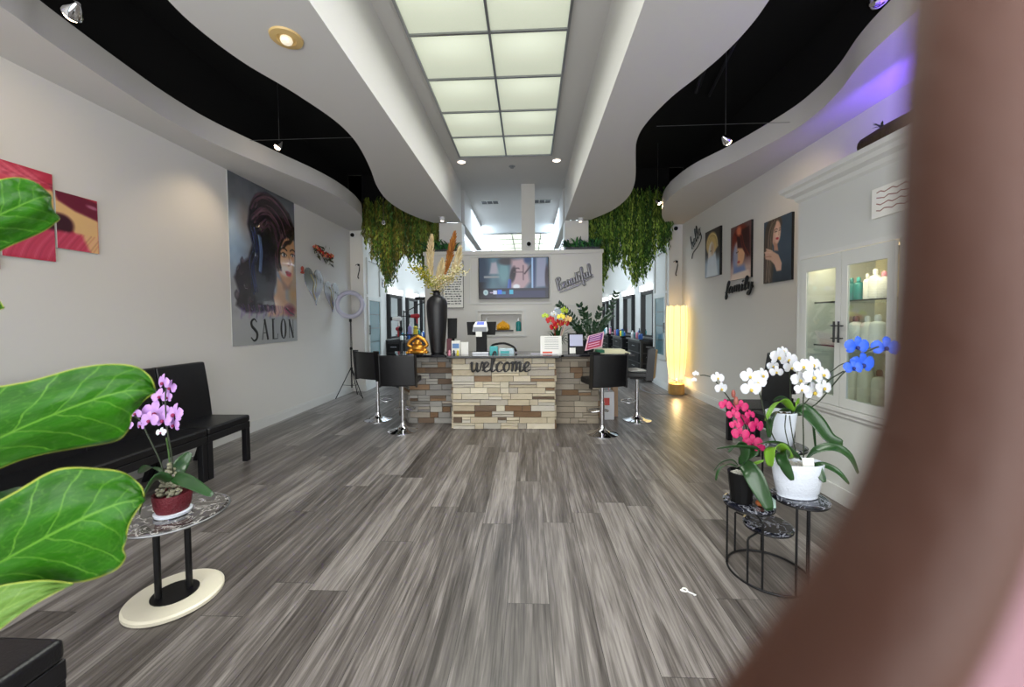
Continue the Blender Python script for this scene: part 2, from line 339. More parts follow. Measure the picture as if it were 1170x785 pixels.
# ------------------------------------------------------------ painter for printed pictures
class Paint:
    def __init__(s, w, h, bg):
        s.w, s.h = w, h; s.a = np.ones((h, w, 3))*np.array(s.c(bg)); s.X, s.Y = np.meshgrid((np.arange(w)+.5)/w, (np.arange(h)+.5)/h); s.rng = np.random.RandomState(3); s.asp = h/w
    def c(s, c): return [int(c[i:i+2], 16)/255 for i in (0, 2, 4)] if isinstance(c, str) else c
    def mix(s, m, c, o=1): m = np.clip(m, 0, 1)[..., None]*o; s.a = s.a*(1-m)+np.array(s.c(c))*m
    def ell(s, x, y, rx, ry, c, rot=0, soft=.2, o=1):
        dx = s.X-x; dy = (s.Y-y)*s.asp; ca, sa = math.cos(R(rot)), math.sin(R(rot)); u = dx*ca+dy*sa; v = -dx*sa+dy*ca
        d = np.sqrt((u/rx)**2+(v/(ry*s.asp))**2); s.mix((1-d)/soft+.5, c, o)
    def poly(s, pts, c, soft=.01, o=1):
        ins = np.zeros_like(s.X, bool); d = np.full(s.X.shape, 9.0); n = len(pts)
        for i in range(n):
            (x0, y0), (x1, y1) = pts[i], pts[(i+1) % n]
            cnd = ((y0 > s.Y) != (y1 > s.Y))
            xi = (x1-x0)*(s.Y-y0)/((y1-y0) if abs(y1-y0) > 1e-9 else 1e-9)+x0
            ins ^= cnd & (s.X < xi)
            d = np.minimum(d, s._seg(x0, y0, x1, y1))
        s.mix(np.where(ins, .5+d/soft, .5-d/soft), c, o)
    def _seg(s, x0, y0, x1, y1):
        ax, ay = x0, y0*s.asp; bx, by = x1, y1*s.asp; X, Y = s.X, s.Y*s.asp
        L = (bx-ax)**2+(by-ay)**2+1e-12; t = np.clip(((X-ax)*(bx-ax)+(Y-ay)*(by-ay))/L, 0, 1)
        return np.hypot(X-ax-t*(bx-ax), Y-ay-t*(by-ay))
    def line(s, pts, wd, c, soft=.012, o=1, n=6):
        p = smoothpath([(a, b, 0) for a, b in pts], n) if len(pts) > 2 else [Vector((a, b, 0)) for a, b in pts]
        d = np.full(s.X.shape, 9.0)
        for i in range(len(p)-1): d = np.minimum(d, s._seg(p[i].x, p[i].y, p[i+1].x, p[i+1].y))
        s.mix((wd/2-d)/soft+.5, c, o)
    def rect(s, x0, y0, x1, y1, c, o=1): s.mix(((s.X >= x0) & (s.X <= x1) & (s.Y >= y0) & (s.Y <= y1))*1.0, c, o)
    def grad(s, f, c, o=1): s.mix(f(s.X, s.Y), c, o)
    def strands(s, pts, n, spread, wd, cols, o=.6):
        for k in range(n):
            dx = s.rng.uniform(-spread, spread); dy = s.rng.uniform(-spread, spread)*.5; a = s.rng.uniform(.7, 1.2)
            s.line([(x+dx*a+s.rng.uniform(-.01, .01), y+dy) for x, y in pts], wd*s.rng.uniform(.5, 1.4), cols[s.rng.randint(len(cols))], .015, o, 4)
    def mottle(s, amt, sc_=1):
        n = s.rng.uniform(-1, 1, (int(s.h/8*sc_)+2, int(s.w/8*sc_)+2)); yi = np.linspace(0, n.shape[0]-1.01, s.h); xi = np.linspace(0, n.shape[1]-1.01, s.w)
        y0 = yi.astype(int); x0 = xi.astype(int); fy = (yi-y0)[:, None]; fx = (xi-x0)[None]
        v = n[y0][:, x0]*(1-fy)*(1-fx)+n[y0+1][:, x0]*fy*(1-fx)+n[y0][:, x0+1]*(1-fy)*fx+n[y0+1][:, x0+1]*fy*fx
        s.a = np.clip(s.a+amt*v[..., None], 0, 1)
    def mesh(s, mb, tl, tr, br, bl):
        """a grid over the quad; vertex colours carry the print"""
        tl, tr, br, bl = map(Vector, (tl, tr, br, bl)); lin = np.where(s.a <= .04045, s.a/12.92, ((s.a+.055)/1.055)**2.4)
        b = len(mb.v); w_, h_ = s.w, s.h
        for j in range(h_):
            v = j/(h_-1); l = tl.lerp(bl, v); r = tr.lerp(br, v)
            for i in range(w_):
                mb.v.append(l.lerp(r, i/(w_-1))); mb.c.append(tuple(lin[j, i]))
        for j in range(h_-1):
            for i in range(w_-1):
                k = b+j*w_+i; mb.f.append((k, k+w_, k+w_+1, k+1)); mb.m.append(mb.mi)
# ------------------------------------------------------------ hand lettering
G = {
 'e': (.75, [[(0, .1), (.35, .45), (.62, .8), (.4, 1), (.15, .7), (.15, .3), (.4, 0), (.8, .2)]]),
 'l': (.6, [[(0, .1), (.4, 1), (.55, 1.8), (.4, 2.1), (.25, 1.7), (.2, .6), (.3, 0), (.65, .2)]]),
 'c': (.75, [[(.72, .82), (.5, 1), (.2, .75), (.15, .3), (.4, 0), (.8, .2)]]),
 'o': (.85, [[(.5, 1), (.2, .8), (.12, .4), (.35, 0), (.65, .3), (.65, .8), (.45, 1), (.6, .85), (.95, .9)]]),
 'm': (1.25, [[(0, .9), (.15, 1), (.18, .5), (.15, 0), (.2, .6), (.4, 1), (.55, .9), (.55, .4), (.5, 0), (.58, .6), (.8, 1), (.95, .85), (.93, .3), (1.05, 0), (1.3, .2)]]),
 'w': (1.25, [[(0, .8), (.12, 1), (.15, .5), (.3, 0), (.55, .25), (.65, .95), (.65, .5), (.8, 0), (1.05, .3), (1.15, 1), (1.3, .85)]]),
 'f': (.55, [[(0, .1), (.4, 1.1), (.6, 1.9), (.45, 2.1), (.3, 1.5), (.2, 0), (.15, -.8), (.3, -1), (.4, -.6), (.25, 0), (.6, .2)]]),
 'a': (.9, [[(.6, .9), (.35, 1), (.12, .6), (.2, .05), (.5, .25), (.65, .95), (.62, .3), (.75, 0), (1, .2)]]),
 'i': (.5, [[(0, .2), (.2, 1), (.18, .3), (.3, 0), (.55, .2)], [(.2, 1.5), (.24, 1.55), (.26, 1.5)]]),
 'y': (.85, [[(0, .7), (.12, 1), (.15, .4), (.35, .05), (.6, .4), (.68, 1), (.6, 0), (.45, -.8), (.2, -1), (.1, -.7), (.5, -.2), (.9, .2)]]),
 't': (.5, [[(0, .1), (.25, 1), (.3, 1.7), (.22, .5), (.3, 0), (.6, .2)], [(0, 1.15), (.28, 1.2), (.55, 1.25)]]),
 'u': (.9, [[(0, .8), (.1, 1), (.12, .4), (.3, 0), (.55, .3), (.65, 1), (.62, .3), (.75, 0), (1, .2)]]),
 'B': (1.0, [[(.25, 2), (.22, 1), (.2, 0)], [(0, 1.8), (.5, 2.1), (.85, 1.7), (.3, 1.1), (.9, .9), (.85, .2), (.3, 0), (0, .2)]]),
 'h': (.9, [[(0, .1), (.35, 1.2), (.45, 1.95), (.3, 2.1), (.2, 1.5), (.18, 0), (.25, .6), (.5, 1), (.65, .8), (.65, .2), (.8, 0), (1, .2)]]),
}
def script_word(mb, word, origin, ex, ez, width, r, depth=.5, ital=.15, tall=1.0):
    """stroke lettering along unit vectors ex (right) and ez (up)"""
    tot = sum(G[c][0] for c in word); s = width/tot; x = 0; origin = Vector(origin); ex = Vector(ex); ez = Vector(ez); nn = ex.cross(ez)
    for ch in word:
        adv, strokes = G[ch]
        for st in strokes:
            p = smoothpath([(a, b, 0) for a, b in st], 5); rr = []
            for i in range(len(p)):
                d = p[min(i+1, len(p)-1)]-p[max(i-1, 0)]; k = abs(d.y)/(d.length+1e-6); rr.append(r*(.55+.75*(k if d.y < 0 else k*.35)))
            mb.tube([origin+ex*((x+q.x+ital*q.y)*s)+ez*(q.y*s*tall) for q in p], rr, 6, flat=(nn, depth))
        x += adv
    return s
# ============================================================ THE ROOM
XL, XR, ZS, ZC, ZB = -3.80, 3.17, 3.44, 4.20, 4.60
b = MB(); b.box((-4.2, -1.5, -.1), (3.6, 17, 0)); struct(b, 'floor', M['floor'])
b = MB(); b.box((XL-.15, -1.5, 0), (XL, 8.12, 3.6)); struct(b, 'wall_left', M['wall'])
b = MB(); b.box((XR, -1.5, 0), (XR+.15, 8.12, 3.6)); struct(b, 'wall_right', M['wall'])
b = MB(); b.box((XL-.15, -1.38, 3.6), (XL-.001, 8.12, ZB)); struct(b, 'wall_left_upper', M['black_ceiling'])
b = MB(); b.box((XR+.001, -1.38, 3.6), (XR+.15, 8.12, ZB)); struct(b, 'wall_right_upper', M['black_ceiling'])
# storefront behind the camera: low wall, posts, glass
b = MB(); b.box((XL, -1.5, 0), (XR, -1.38, .35)); b.box((XL, -1.5, 3.2), (XR, -1.38, ZB)); struct(b, 'wall_front', M['wall'])
fr = MB()
for x in (XL+.04, -2.0, -.35, 1.3, XR-.04): fr.cbox((x, -1.44, 1.775), (.07, .1, 2.85))
fr.box((XL, -1.49, .35), (XR, -1.39, .42)); fr.box((XL, -1.49, 3.13), (XR, -1.39, 3.2))
wf = struct(fr, 'window_1', M['blackmetal'])
b = MB(); b.box((XL+.05, -1.446, .4), (XR-.05, -1.44, 3.15)); b.build('pane', M['glass'], wf)
# rear salon shell
b = MB(); b.box((-4.0, 16.8, 0), (3.4, 17, ZB)); struct(b, 'wall_back', M['wall'])
b = MB(); b.prism([(XL-.15, 8.12), (-3.52, 8.12), (-3.58, 9.3), (-3.70, 9.3), (-3.70, 16.8), (-3.95, 16.8)], 0, ZB); struct(b, 'wall_left_rear', M['wall'])
b = MB(); b.prism([(2.90, 8.12), (XR+.15, 8.12), (XR+.3, 16.8), (3.08, 16.8), (3.08, 9.25), (2.94, 9.25)], 0, ZB); struct(b, 'wall_right_rear', M['wall'])
# ceilings
cb = MB(); cb.box((XL-.15, -1.5, ZB), (-1.5, 8.4, ZB+.1)); cb.box((.9, -1.5, ZB), (XR+.15, 8.4, ZB+.1)); struct(cb, 'ceiling_black', M['black_ceiling'])
cb = MB(); cb.box((-1.52, -1.5, ZC), (.92, 8.42, ZC+.5)); cb.box((-4.0, 8.42, ZC), (3.4, 17, ZC+.5)); struct(cb, 'ceiling', M['soffit'])
# side soffits with the wavy lip, traced on the plane z = 3.44
sL = [(-3.15, -1.38), (-3.05, .2), (-3.1, 1.4), (-3.201, 2.272), (-3.275, 2.58), (-3.36, 3.119), (-3.41, 3.603), (-3.38, 4.103), (-3.20, 4.8), (-3.02, 5.445), (-2.95, 5.95), (-2.97, 6.553), (-3.10, 7.139), (-3.38, 7.75), (-3.55, 8.119)]
sR = [(2.7, -1.38), (2.62, .2), (2.5, 1.6), (2.47, 2.4), (2.50, 2.834), (2.56, 3.15), (2.68, 3.50), (2.745, 3.85), (2.735, 4.25), (2.56, 4.973), (2.34, 5.564), (2.27, 6.05), (2.28, 6.5), (2.37, 6.95), (2.55, 7.5), (2.86, 8.119)]
cL = [(v.x, v.y) for v in smoothpath([(a, c, 0) for a, c in sL], 7)]; cR = [(v.x, v.y) for v in smoothpath([(a, c, 0) for a, c in sR], 7)]
def slab(poly, z0, z1):        # polygon -> prism with an even, smooth lip
    m = MB(); 
    ar = sum(poly[i][0]*poly[(i+1) % len(poly)][1]-poly[(i+1) % len(poly)][0]*poly[i][1] for i in range(len(poly)))
    m.prism(poly if ar > 0 else poly[::-1], z0, z1); return m
def split_slab(edge, xw, z0, z1):
    m = MB(); n = len(edge); vs = []
    for z in (z0, z1):
        for x, y in edge: vs.append((x, y, z))
        for x, y in edge: vs.append((xw, y, z))
    fs = []
    for i in range(n-1):
        fs += [(n+i, n+i+1, 3*n+i+1, 3*n+i), (i, i+1, n+i+1, n+i), (2*n+i, 3*n+i, 3*n+i+1, 2*n+i+1), (i, 2*n+i, 2*n+i+1, i+1)]
    fs += [(0, n, 3*n, 2*n), (n-1, 3*n-1, 4*n-1, 2*n-1)]
    if xw > edge[0][0]: fs = [tuple(reversed(q)) for q in fs]
    m.add(vs, fs); return m
struct(split_slab(cL, XL, ZS, ZS+.235), 'trim_1', M['soffit'])
struct(split_slab(cR, XR, ZS, ZS+.235), 'trim_2', M['soffit'])
# centre bulkheads: straight inner face, wavy outer face
iL = [(-1.75, -1.38), (-1.80, .2), (-2.02, 1.5), (-2.137, 2.2), (-2.163, 2.5), (-2.11, 2.85), (-1.98, 3.2), (-1.86, 3.65), (-1.838, 4.0), (-1.88, 4.354), (-2.0, 4.9), (-2.16, 5.506), (-2.245, 6.15), (-2.19, 6.75), (-2.04, 7.25), (-1.86, 7.6)]
iR = [(1.2, -1.38), (1.3, .2), (1.43, 1.6), (1.476, 2.40), (1.485, 2.671), (1.45, 2.93), (1.37, 3.2), (1.26, 3.5), (1.184, 3.879), (1.175, 4.2), (1.25, 4.6), (1.42, 5.188), (1.546, 5.759), (1.59, 6.35), (1.49, 7.0), (1.22, 7.6)]
iL = [(v.x, v.y) for v in smoothpath([(a, c, 0) for a, c in iL], 7)]; iR = [(v.x, v.y) for v in smoothpath([(a, c, 0) for a, c in iR], 7)]
struct(split_slab(iL, -1.31, ZS, ZB-.002), 'trim_3', M['soffit'])
struct(split_slab(iR, .72, ZS, ZB-.002), 'trim_4', M['soffit'])
for nm, a, c in (('trim_8', -1.45, -1.31), ('trim_9', .72, .86)):
    b = MB(); b.box((a, 8.0, 3.5), (c, 11.0, ZC)); struct(b, nm, M['soffit'])
# continuation of the bulkhead line above the rear partition: the two pillars and the centre column
for nm, a, c in (('wall_pillar_left', -1.76, -1.31), ('wall_pillar_right', .72, 1.18)):
    b = MB(); b.box((a, 7.64, 0), (c, 8.0, ZS if c < 0 else ZS)); struct(b, nm, M['wall'])
b = MB(); b.box((-.13, 7.72, 0), (.14, 7.98, ZC)); struct(b, 'wall_column', M['wall'])
# bulkheads over the side bays (white, seen through the gap behind the greenery)
b = MB(); b.box((-3.8, 8.12, 3.5), (-1.77, 8.42, ZB-.003)); struct(b, 'trim_5', M['black_ceiling'])
b = MB(); b.box((1.19, 8.12, 3.5), (3.17, 8.42, ZB-.003)); struct(b, 'trim_6', M['black_ceiling'])
# baseboards
def board(pts, name):
    b = MB()
    for (x0, y0), (x1, y1) in zip(pts[:-1], pts[1:]):
        d = Vector((x1-x0, y1-y0, 0)); n = Vector((-d.y, d.x, 0)).normalized()
        for h0, h1, t in ((0, .115, .014), (.115, .14, .009)):
            a = Vector((x0, y0, 0)); e = Vector((x1, y1, 0)); q = n*t
            b.add([a+Vector((0, 0, h0)), e+Vector((0, 0, h0)), e+q+Vector((0, 0, h0)), a+q+Vector((0, 0, h0)), a+Vector((0, 0, h1)), e+Vector((0, 0, h1)), e+q+Vector((0, 0, h1)), a+q+Vector((0, 0, h1))],
                  [(0, 1, 2, 3), (7, 6, 5, 4), (0, 4, 5, 1), (1, 5, 6, 2), (2, 6, 7, 3), (3, 7, 4, 0)])
    struct(b, name, M['trimw'])
board([(-3.58, 9.3), (-3.52, 8.12), (XL, 8.12), (XL, -1.37)], 'baseboard_left')
board([(XR, 3.72), (XR, 8.12), (2.90, 8.12), (2.94, 9.25)], 'baseboard_right')
# partition with the television, a shelf niche and raised panel mouldings
PX0, PX1, PY, PZ = -2.03, 1.42, 7.5, 2.85
nx0, nx1, nz0, nz1 = -.93, -.14, 1.29, 1.62
b = MB(); b.box((PX0, PY, 0), (nx0, PY+.13, PZ)); b.box((nx1, PY, 0), (PX1, PY+.13, PZ)); b.box((nx0, PY, 0), (nx1, PY+.13, nz0)); b.box((nx0, PY, nz1), (nx1, PY+.13, PZ))
b.box((nx0, PY+.125, nz0), (nx1, PY+.14, nz1)); b.box((PX0-.02, PY-.025, PZ-.07), (PX1+.02, PY+.15, PZ))
struct(b, 'wall_partition', M['wall'])
def frame_rect(m, x0, x1, z0, z1, y, wd=.02, t=.012):
    m.box((x0, y-t, z0), (x1, y, z0+wd)); m.box((x0, y-t, z1-wd), (x1, y, z1)); m.box((x0, y-t, z0+wd), (x0+wd, y, z1-wd)); m.box((x1-wd, y-t, z0+wd), (x1, y, z1-wd))
b = MB(); frame_rect(b, -1.03, -.05, 1.19, 1.72, PY, .035, .02); frame_rect(b, -1.15, .45, 1.82, 2.76, PY, .02, .014); frame_rect(b, .47, .95, 1.35, 1.80, PY, .02, .014); struct(b, 'trim_7', M['trimw'])
b = MB(); b.box((-1.23, PY-.014, 0), (PX1, PY, .12)); struct(b, 'baseboard_back', M['trimw'])
# glass cabinet doors let into the two corridor walls
def corridor_door(name, p0, p1, z0, z1, zt, sgn):
    p0 = Vector((*p0, 0)); p1 = Vector((*p1, 0)); d = (p1-p0).normalized(); L = (p1-p0).length; n = Vector((-d.y, d.x, 0))*sgn
    def q(u0, u1, v0, v1, t0, t1, m):
        vs = []
        for z in (v0, v1):
            for u_, t in ((u0, t0), (u1, t0), (u1, t1), (u0, t1)): vs.append(p0+d*u_+n*t+Vector((0, 0, z)))
        m.add(vs, [(3, 2, 1, 0), (4, 5, 6, 7), (0, 1, 5, 4), (1, 2, 6, 5), (2, 3, 7, 6), (3, 0, 4, 7)])
    f = MB()
    for (a, c, e, g) in ((0, .09, z0, z1), (L-.09, L, z0, z1), (.09, L-.09, z0, z0+.1), (.09, L-.09, z1-.08, z1), (0, .06, z1+.05, zt), (L-.06, L, z1+.05, zt), (.06, L-.06, zt-.06, zt)): q(a, c, e, g, 0, .03, f)
    door = struct(f, name, M['white'])
    g = MB(); q(.09, L-.09, z0+.1, z1-.08, .006, .012, g); g.build('pane', M['dark_pane'], door)
    s = MB()
    for k in (1, 2, 3):
        z = z0+.1+(z1-z0-.18)*k/4; q(.09, L-.09, z, z+.012, .011, .016, s)
    s.build('shelf_edge', M['blackmetal'], door)
    h = MB(); q(.03, .05, 1.22, 1.42, .045, .06, h); q(.03, .05, 1.22, 1.235, .03, .045, h); q(.03, .05, 1.405, 1.42, .03, .045, h); h.build('handle', M['blackmetal'], door)
M['dark_pane'] = mat('tinted_pane', '5f7f86', .08, coat=.6)
corridor_door('door_1', (2.905, 8.25), (2.938, 9.12), .62, 2.05, 3.0, 1)
corridor_door('door_2', (-3.528, 8.28), (-3.57, 9.15), .62, 2.05, 2.9, -1)

# ceiling light panel: grid and ten diffuser tiles over the reception, a second one far behind
def light_panel(name, label, xs, ys, loc, bright=1.0):
    t = thing(name, label, 'ceiling light', loc, world=True)
    g = MB(); z = ZC-.03
    for x in xs: g.box((x-.012, ys[0]-.012, z-.006), (x+.012, ys[-1]+.012, z+.03))
    for y in ys: g.box((xs[0]-.012, y-.012, z-.005), (xs[-1]+.012, y+.012, z+.0295))
    g.build('grid', M['steel'], t)
    for i in range(len(xs)-1):
        for j in range(len(ys)-1):
            d = MB(); N = 12
            x0, x1, y0, y1 = xs[i]+.012, xs[i+1]-.012, ys[j]+.012, ys[j+1]-.012
            vs = []
            for a in range(N+1):
                for c in range(N+1):
                    u, v = a/N, c/N
                    k = .55+.45*math.exp(-((v-.18)/.38)**2)*math.exp(-((u-.5)/.5)**2)
                    d.v.append(Vector((x0+(x1-x0)*u, y0+(y1-y0)*v, z+.012))); d.c.append((k*.90*bright, k*.97*bright, k*.78*bright))
            for a in range(N):
                for c in range(N):
                    q = a*(N+1)+c; d.f.append((q, q+1, q+N+2, q+N+1)); d.m.append(0)
            d.build('diffuser', M['diffuser'], t, colors=True)
    return t
light_panel('ceiling_light_panel', 'large lit grid of frosted ceiling tiles above the reception floor', [-1.105, -.345, .385], [.25, .93, 1.61, 2.29, 2.97, 3.65, 4.32, 5.0, 5.67, 6.34], (-.35, 3.3, ZC))
light_panel('ceiling_light_panel', 'distant lit ceiling grid beyond the white column', [-1.4, -.5, .4, 1.0], [12.0, 12.8, 13.6, 14.4, 15.2], (-.3, 13.6, ZC), 2.2)
# long linear lamps running back on both sides above the partition
for px, lab in (((-1.62, 9.0, -1.70, 15.5)), 'linear tube lamp left of the column, running towards the rear salon'), (((1.00, 8.6, 1.12, 15.5)), 'linear tube lamp right of the column, running towards the rear salon'):
    t = thing('linear_lamp', lab, 'lamp', (px[0], px[1], 3.6), world=True)
    b = MB(); b.tube([(px[0], px[1], 3.62), (px[2], px[3], 3.62)], .03, 8); b.build('tube', M['tube'], t)
    b = MB(); b.box((px[0]-.05, px[1], 3.66), (px[0]+.05, px[3], 3.7)); 
    for y in (px[1]+.4, px[3]-.4): b.box((px[0]-.006, y, 3.7), (px[0]+.006, y+.01, ZC-.01))
    b.build('housing', M['white'], t)
    l = bpy.data.lights.new('added_ceiling_fill', 'AREA'); l.shape = 'RECTANGLE'; l.size = .1; l.size_y = 6.0; l.energy = 95; l.color = (.66, .85, 1.0); o = bpy.data.objects.new('added_ceiling_fill', l); o.parent = t; o.location = (0, (px[3]-px[1])/2, .12); o.rotation_euler = (R(180), 0, 0); C.objects.link(o)  # bluish area light added above the lamp to brighten the rear ceiling
# recessed downlights, sprinkler, vents, surface spots
for x, y, lab in ((-1.118, 6.58, 'small recessed downlight at the left far corner of the light grid'), (.492, 6.62, 'small recessed downlight at the right far corner of the light grid')):
    t = thing('recessed_downlight', lab, 'downlight', (x, y, ZC), world=True)
    b = MB(); b.torus((x, y, ZC-.004), .075, .012, 28, 6); b.build('trim_ring', M['whiteplastic'], t, smooth=True)
    b = MB(); b.cyl((x, y, ZC-.006), .066, .005, 24); b.build('lens', M['downlight'], t)
b = MB(); b.cyl((-.27, 6.83, ZC-.008), .055, .008, 20); b.cyl((-.27, 6.83, ZC-.03), .012, .03, 10); b.cyl((-.27, 6.83, ZC-.034), .03, .004, 14)
tag(b.build('fire_sprinkler', M['greyplastic']), 'small round ceiling sprinkler just beyond the light grid', 'sprinkler')
for x, lab in ((-.86, 'slotted ceiling vent left of the column'), (.33, 'slotted ceiling vent right of the column')):
    t = thing('ceiling_vent', lab, 'vent', (x, 8.85, ZC), world=True)
    b = MB(); frame = b; b.box((x-.22, 8.7, ZC-.012), (x+.22, 8.73, ZC)); b.box((x-.22, 8.97, ZC-.012), (x+.22, 9.0, ZC)); b.box((x-.22, 8.73, ZC-.012), (x-.19, 8.97, ZC)); b.box((x+.19, 8.73, ZC-.012), (x+.22, 8.97, ZC)); b.build('frame', M['white'], t)
    b = MB()
    for k in range(3): b.box((x-.19+k*.13, 8.735, ZC-.004), (x-.08+k*.13, 8.965, ZC-.001))
    b.build('slots', M['darkgrey'], t)
def surface_spot(p, lab):
    t = thing('ceiling_spotlight', lab, 'spotlight', p, world=True); x, y, z = p
    b = MB(); b.cyl((x, y, z-.012), .07, .012, 24); b.build('mount', M['soffit'], t, smooth=False)
    b = MB(); b.lathe([(.045, 0), (.05, -.05), (.035, -.06)][::-1], 18, (x, y, z-.012)); b.build('housing', M['whiteplastic'], t)
    b = MB(); b.cyl((x, y, z-.076), .03, .006, 14); b.build('bulb', M['downlight'], t)
surface_spot((-1.60, 7.2, ZS), 'small white spotlight at the far end of the left bulkhead')
surface_spot((1.0, 7.45, ZS), 'small white spotlight at the far end of the right bulkhead')
x, y = -1.635, 2.62
t = thing('ceiling_spotlight', 'yellowed round recessed spotlight with clear bulb in the left bulkhead', 'spotlight', (x, y, ZS), world=True)
b = MB(); b.lathe([(.105, 0), (.10, -.012), (.062, -.016), (.055, -.004)][::-1], 32, (x, y, ZS)); b.build('trim_ring', M['beige_ring'] if 'beige_ring' in M else mat('yellowed_plastic', 'd2b377', .45), t, smooth=True)
b = MB(); b.ell((x, y, ZS-.018), .04, .04, .03); b.build('bulb', mat('clear_bulb', 'e8e4d8', .08, .4, emit='fff0d0', es=.5), t, smooth=True)
# pendant spots hung on thin cables in the black coves
def pendant(x, y, z, lab, aim, power):
    t = thing('pendant_spotlight', lab, 'spotlight', (x, y, z), world=True)
    b = MB(); b.tube([(x, y, z+.05), (x, y, ZB)], .0035, 6); b.build('cable', M['steel'], t)
    a = (Vector(aim)-Vector((x, y, z))).normalized(); q = a.to_track_quat('-Z', 'Y').to_matrix().to_4x4()
    b = MB(); b.T = Matrix.Translation((x, y, z)) @ q
    b.lathe([(.042, -.035), (.04, -.01), (.022, .03), (.012, .05)], 18); b.build('reflector', M['chrome'], t, smooth=True)
    b = MB(); b.T = Matrix.Translation((x, y, z)) @ q; b.ell((0, 0, -.042), .034, .034, .022); b.build('bulb', M['bulb'], t, smooth=True)
    l = bpy.data.lights.new('pendant_beam', 'SPOT'); l.energy = power; l.color = (1, .78, .5); l.spot_size = R(75); l.spot_blend = .8; l.shadow_soft_size = .04
    o = bpy.data.objects.new('pendant_beam', l); o.parent = t; o.matrix_local = Matrix.Translation(a*.06) @ q; C.objects.link(o)
pendant(-2.93, 4.5, 3.60, 'middle cable-hung spotlight in the left black cove', (XL, 4.2, 2.2), 34)
pendant(-2.40, 2.0, 3.17, 'nearest large cable-hung spotlight in the left black cove', (XL, 2.6, 2.6), 24)
pendant(1.98, 4.0, 3.29, 'cable-hung spotlight low in the right black cove, middle of the curve', (XR, 4.6, 2.6), 26)
pendant(2.30, 7.0, 3.58, 'far cable-hung spotlight by the right hanging greenery', (XR, 7.0, 2.8), 26)
pendant(1.70, 2.0, 3.04, 'nearest cable-hung spotlight at the top of the right cove', (2.4, 2.4, 3.7), 8)
pendant(-2.60, 6.9, 3.30, 'far cable-hung spotlight in front of the left hanging greenery', (-2.9, 7.9, 2.9), 14)
for x0, x1, y in ((-2.9, -1.9, 4.5),):
    b = MB(); b.tube([(-3.5, 4.5, 3.66), (-1.95, 4.5, 3.66)], .003, 6); tag(b.build('support_cable', M['steel']), 'thin horizontal cable crossing the left black cove', 'cable')
b = MB(); b.tube([(1.3, 4.0, 3.44), (2.6, 4.0, 3.44)], .003, 6); tag(b.build('support_cable', M['steel']), 'thin horizontal cable crossing the right black cove', 'cable')
b = MB()
b.tube([(1.6, 2.6, 4.45), (2.2, 5.2, 4.45)], .03, 8); b.tube([(1.95, 2.6, 4.5), (2.45, 5.4, 4.5)], .02, 8)
tag(b.build('ceiling_pipe', mat('dull_black_pipe', '26262c', .5)), 'dark pipes running under the black ceiling on the right', 'pipe')

# dome cameras and little black ornaments on the two wall ends
def dome(p, lab):
    t = thing('dome_camera', lab, 'camera', p, world=True); x, y, z = p
    b = MB(); b.T = Matrix.Translation(p) @ Matrix.Rotation(R(90), 4, 'X'); b.lathe([(.06, 0), (.055, .03), (.03, .035)], 20); b.build('mount', M['whiteplastic'], t, smooth=True)
    b = MB(); b.ell((x, y-.045, z-.01), .042); b.build('dome', M['blackplastic'], t, smooth=True)
dome((-3.72, 8.115, 3.40-.05), 'black dome camera at the top of the left wall end')
dome((3.02, 8.115, 3.44-.08), 'black dome camera at the top of the right wall end')
dome((.015, 7.715, 3.02), 'tiny black dome camera on the white column')
def wall_hook(p, lab, flip=1):
    b = MB(); x, y, z = p
    b.tube(smoothpath([(x-.05*flip, y-.02, z+.12), (x, y-.02, z+.15), (x+.04*flip, y-.02, z+.12), (x+.03*flip, y-.02, z), (x, y-.02, z-.12), (x+.02*flip, y-.02, z-.16)], 4), [.006]*10+[.01]*11+[.018]*5, 7)
    b.ell((x+.02*flip, y-.02, z+.13), .025); tag(b.build('wall_ornament', M['blackmetal'], smooth=True), lab, 'ornament')
wall_hook((-3.63, 8.115, 2.58), 'slim black figure ornament on the left wall end')
wall_hook((3.03, 8.115, 2.55), 'slim black figure ornament on the right wall end', 1)
b = MB(); b.torus((-3.66, 9.45, 2.48), .12, .01, 24, 6, 'x'); b.torus((-3.66, 9.62, 2.45), .09, .01, 24, 6, 'x'); b.torus((-3.66, 9.34, 2.44), .07, .01, 24, 6, 'x')
tag(b.build('wall_ornament', M['silver'], smooth=True), 'pale looped metal wall ornament beyond the left corridor door', 'ornament')

# ============================================================ hanging greenery
def vines(name, label, x0, x1, y0, y1, ztop, zbot, n, cols, seed):
    rnd = random.Random(seed); m = MB()
    for k in range(n):
        u = rnd.random(); x = x0+(x1-x0)*u; y = rnd.uniform(y0, y1); zb = zbot(u)+rnd.uniform(-.25, .35)+(.5 if rnd.random() < .25 else 0); zt = ztop-rnd.uniform(0, .5)
        z = zt; base = rnd.choice(cols); dx = rnd.uniform(-.05, .05)
        while z > zb:
            s = .065+.055*rnd.random(); a = rnd.uniform(0, 6.283); tl = rnd.uniform(-2.2, -.6)
            k2 = rnd.uniform(.6, 1.35); m.col = tuple(min(1, q*k2) for q in srgb(base))
            c = Vector((x+rnd.uniform(-.02, .02), y+rnd.uniform(-.02, .02), z)); d = Vector((math.cos(a)*.6, math.sin(a)*.6, tl)).normalized()*s; sd = Vector((-math.sin(a), math.cos(a), 0))*s*.17
            m.add([c, c+d*.5+sd, c+d, c+d*.5-sd], [(0, 1, 2, 3)])
            z -= rnd.uniform(.018, .045); x += dx*.03
    o = m.build(name, M['foliage'], colors=True); return tag(o, label, 'hanging plant', kind='stuff')
def zb_r(u): return 2.85-.75*math.exp(-((u-.15)/.13)**2)*1.0-.45*math.exp(-((u-.62)/.12)**2)+(.25 if u > .85 else 0)
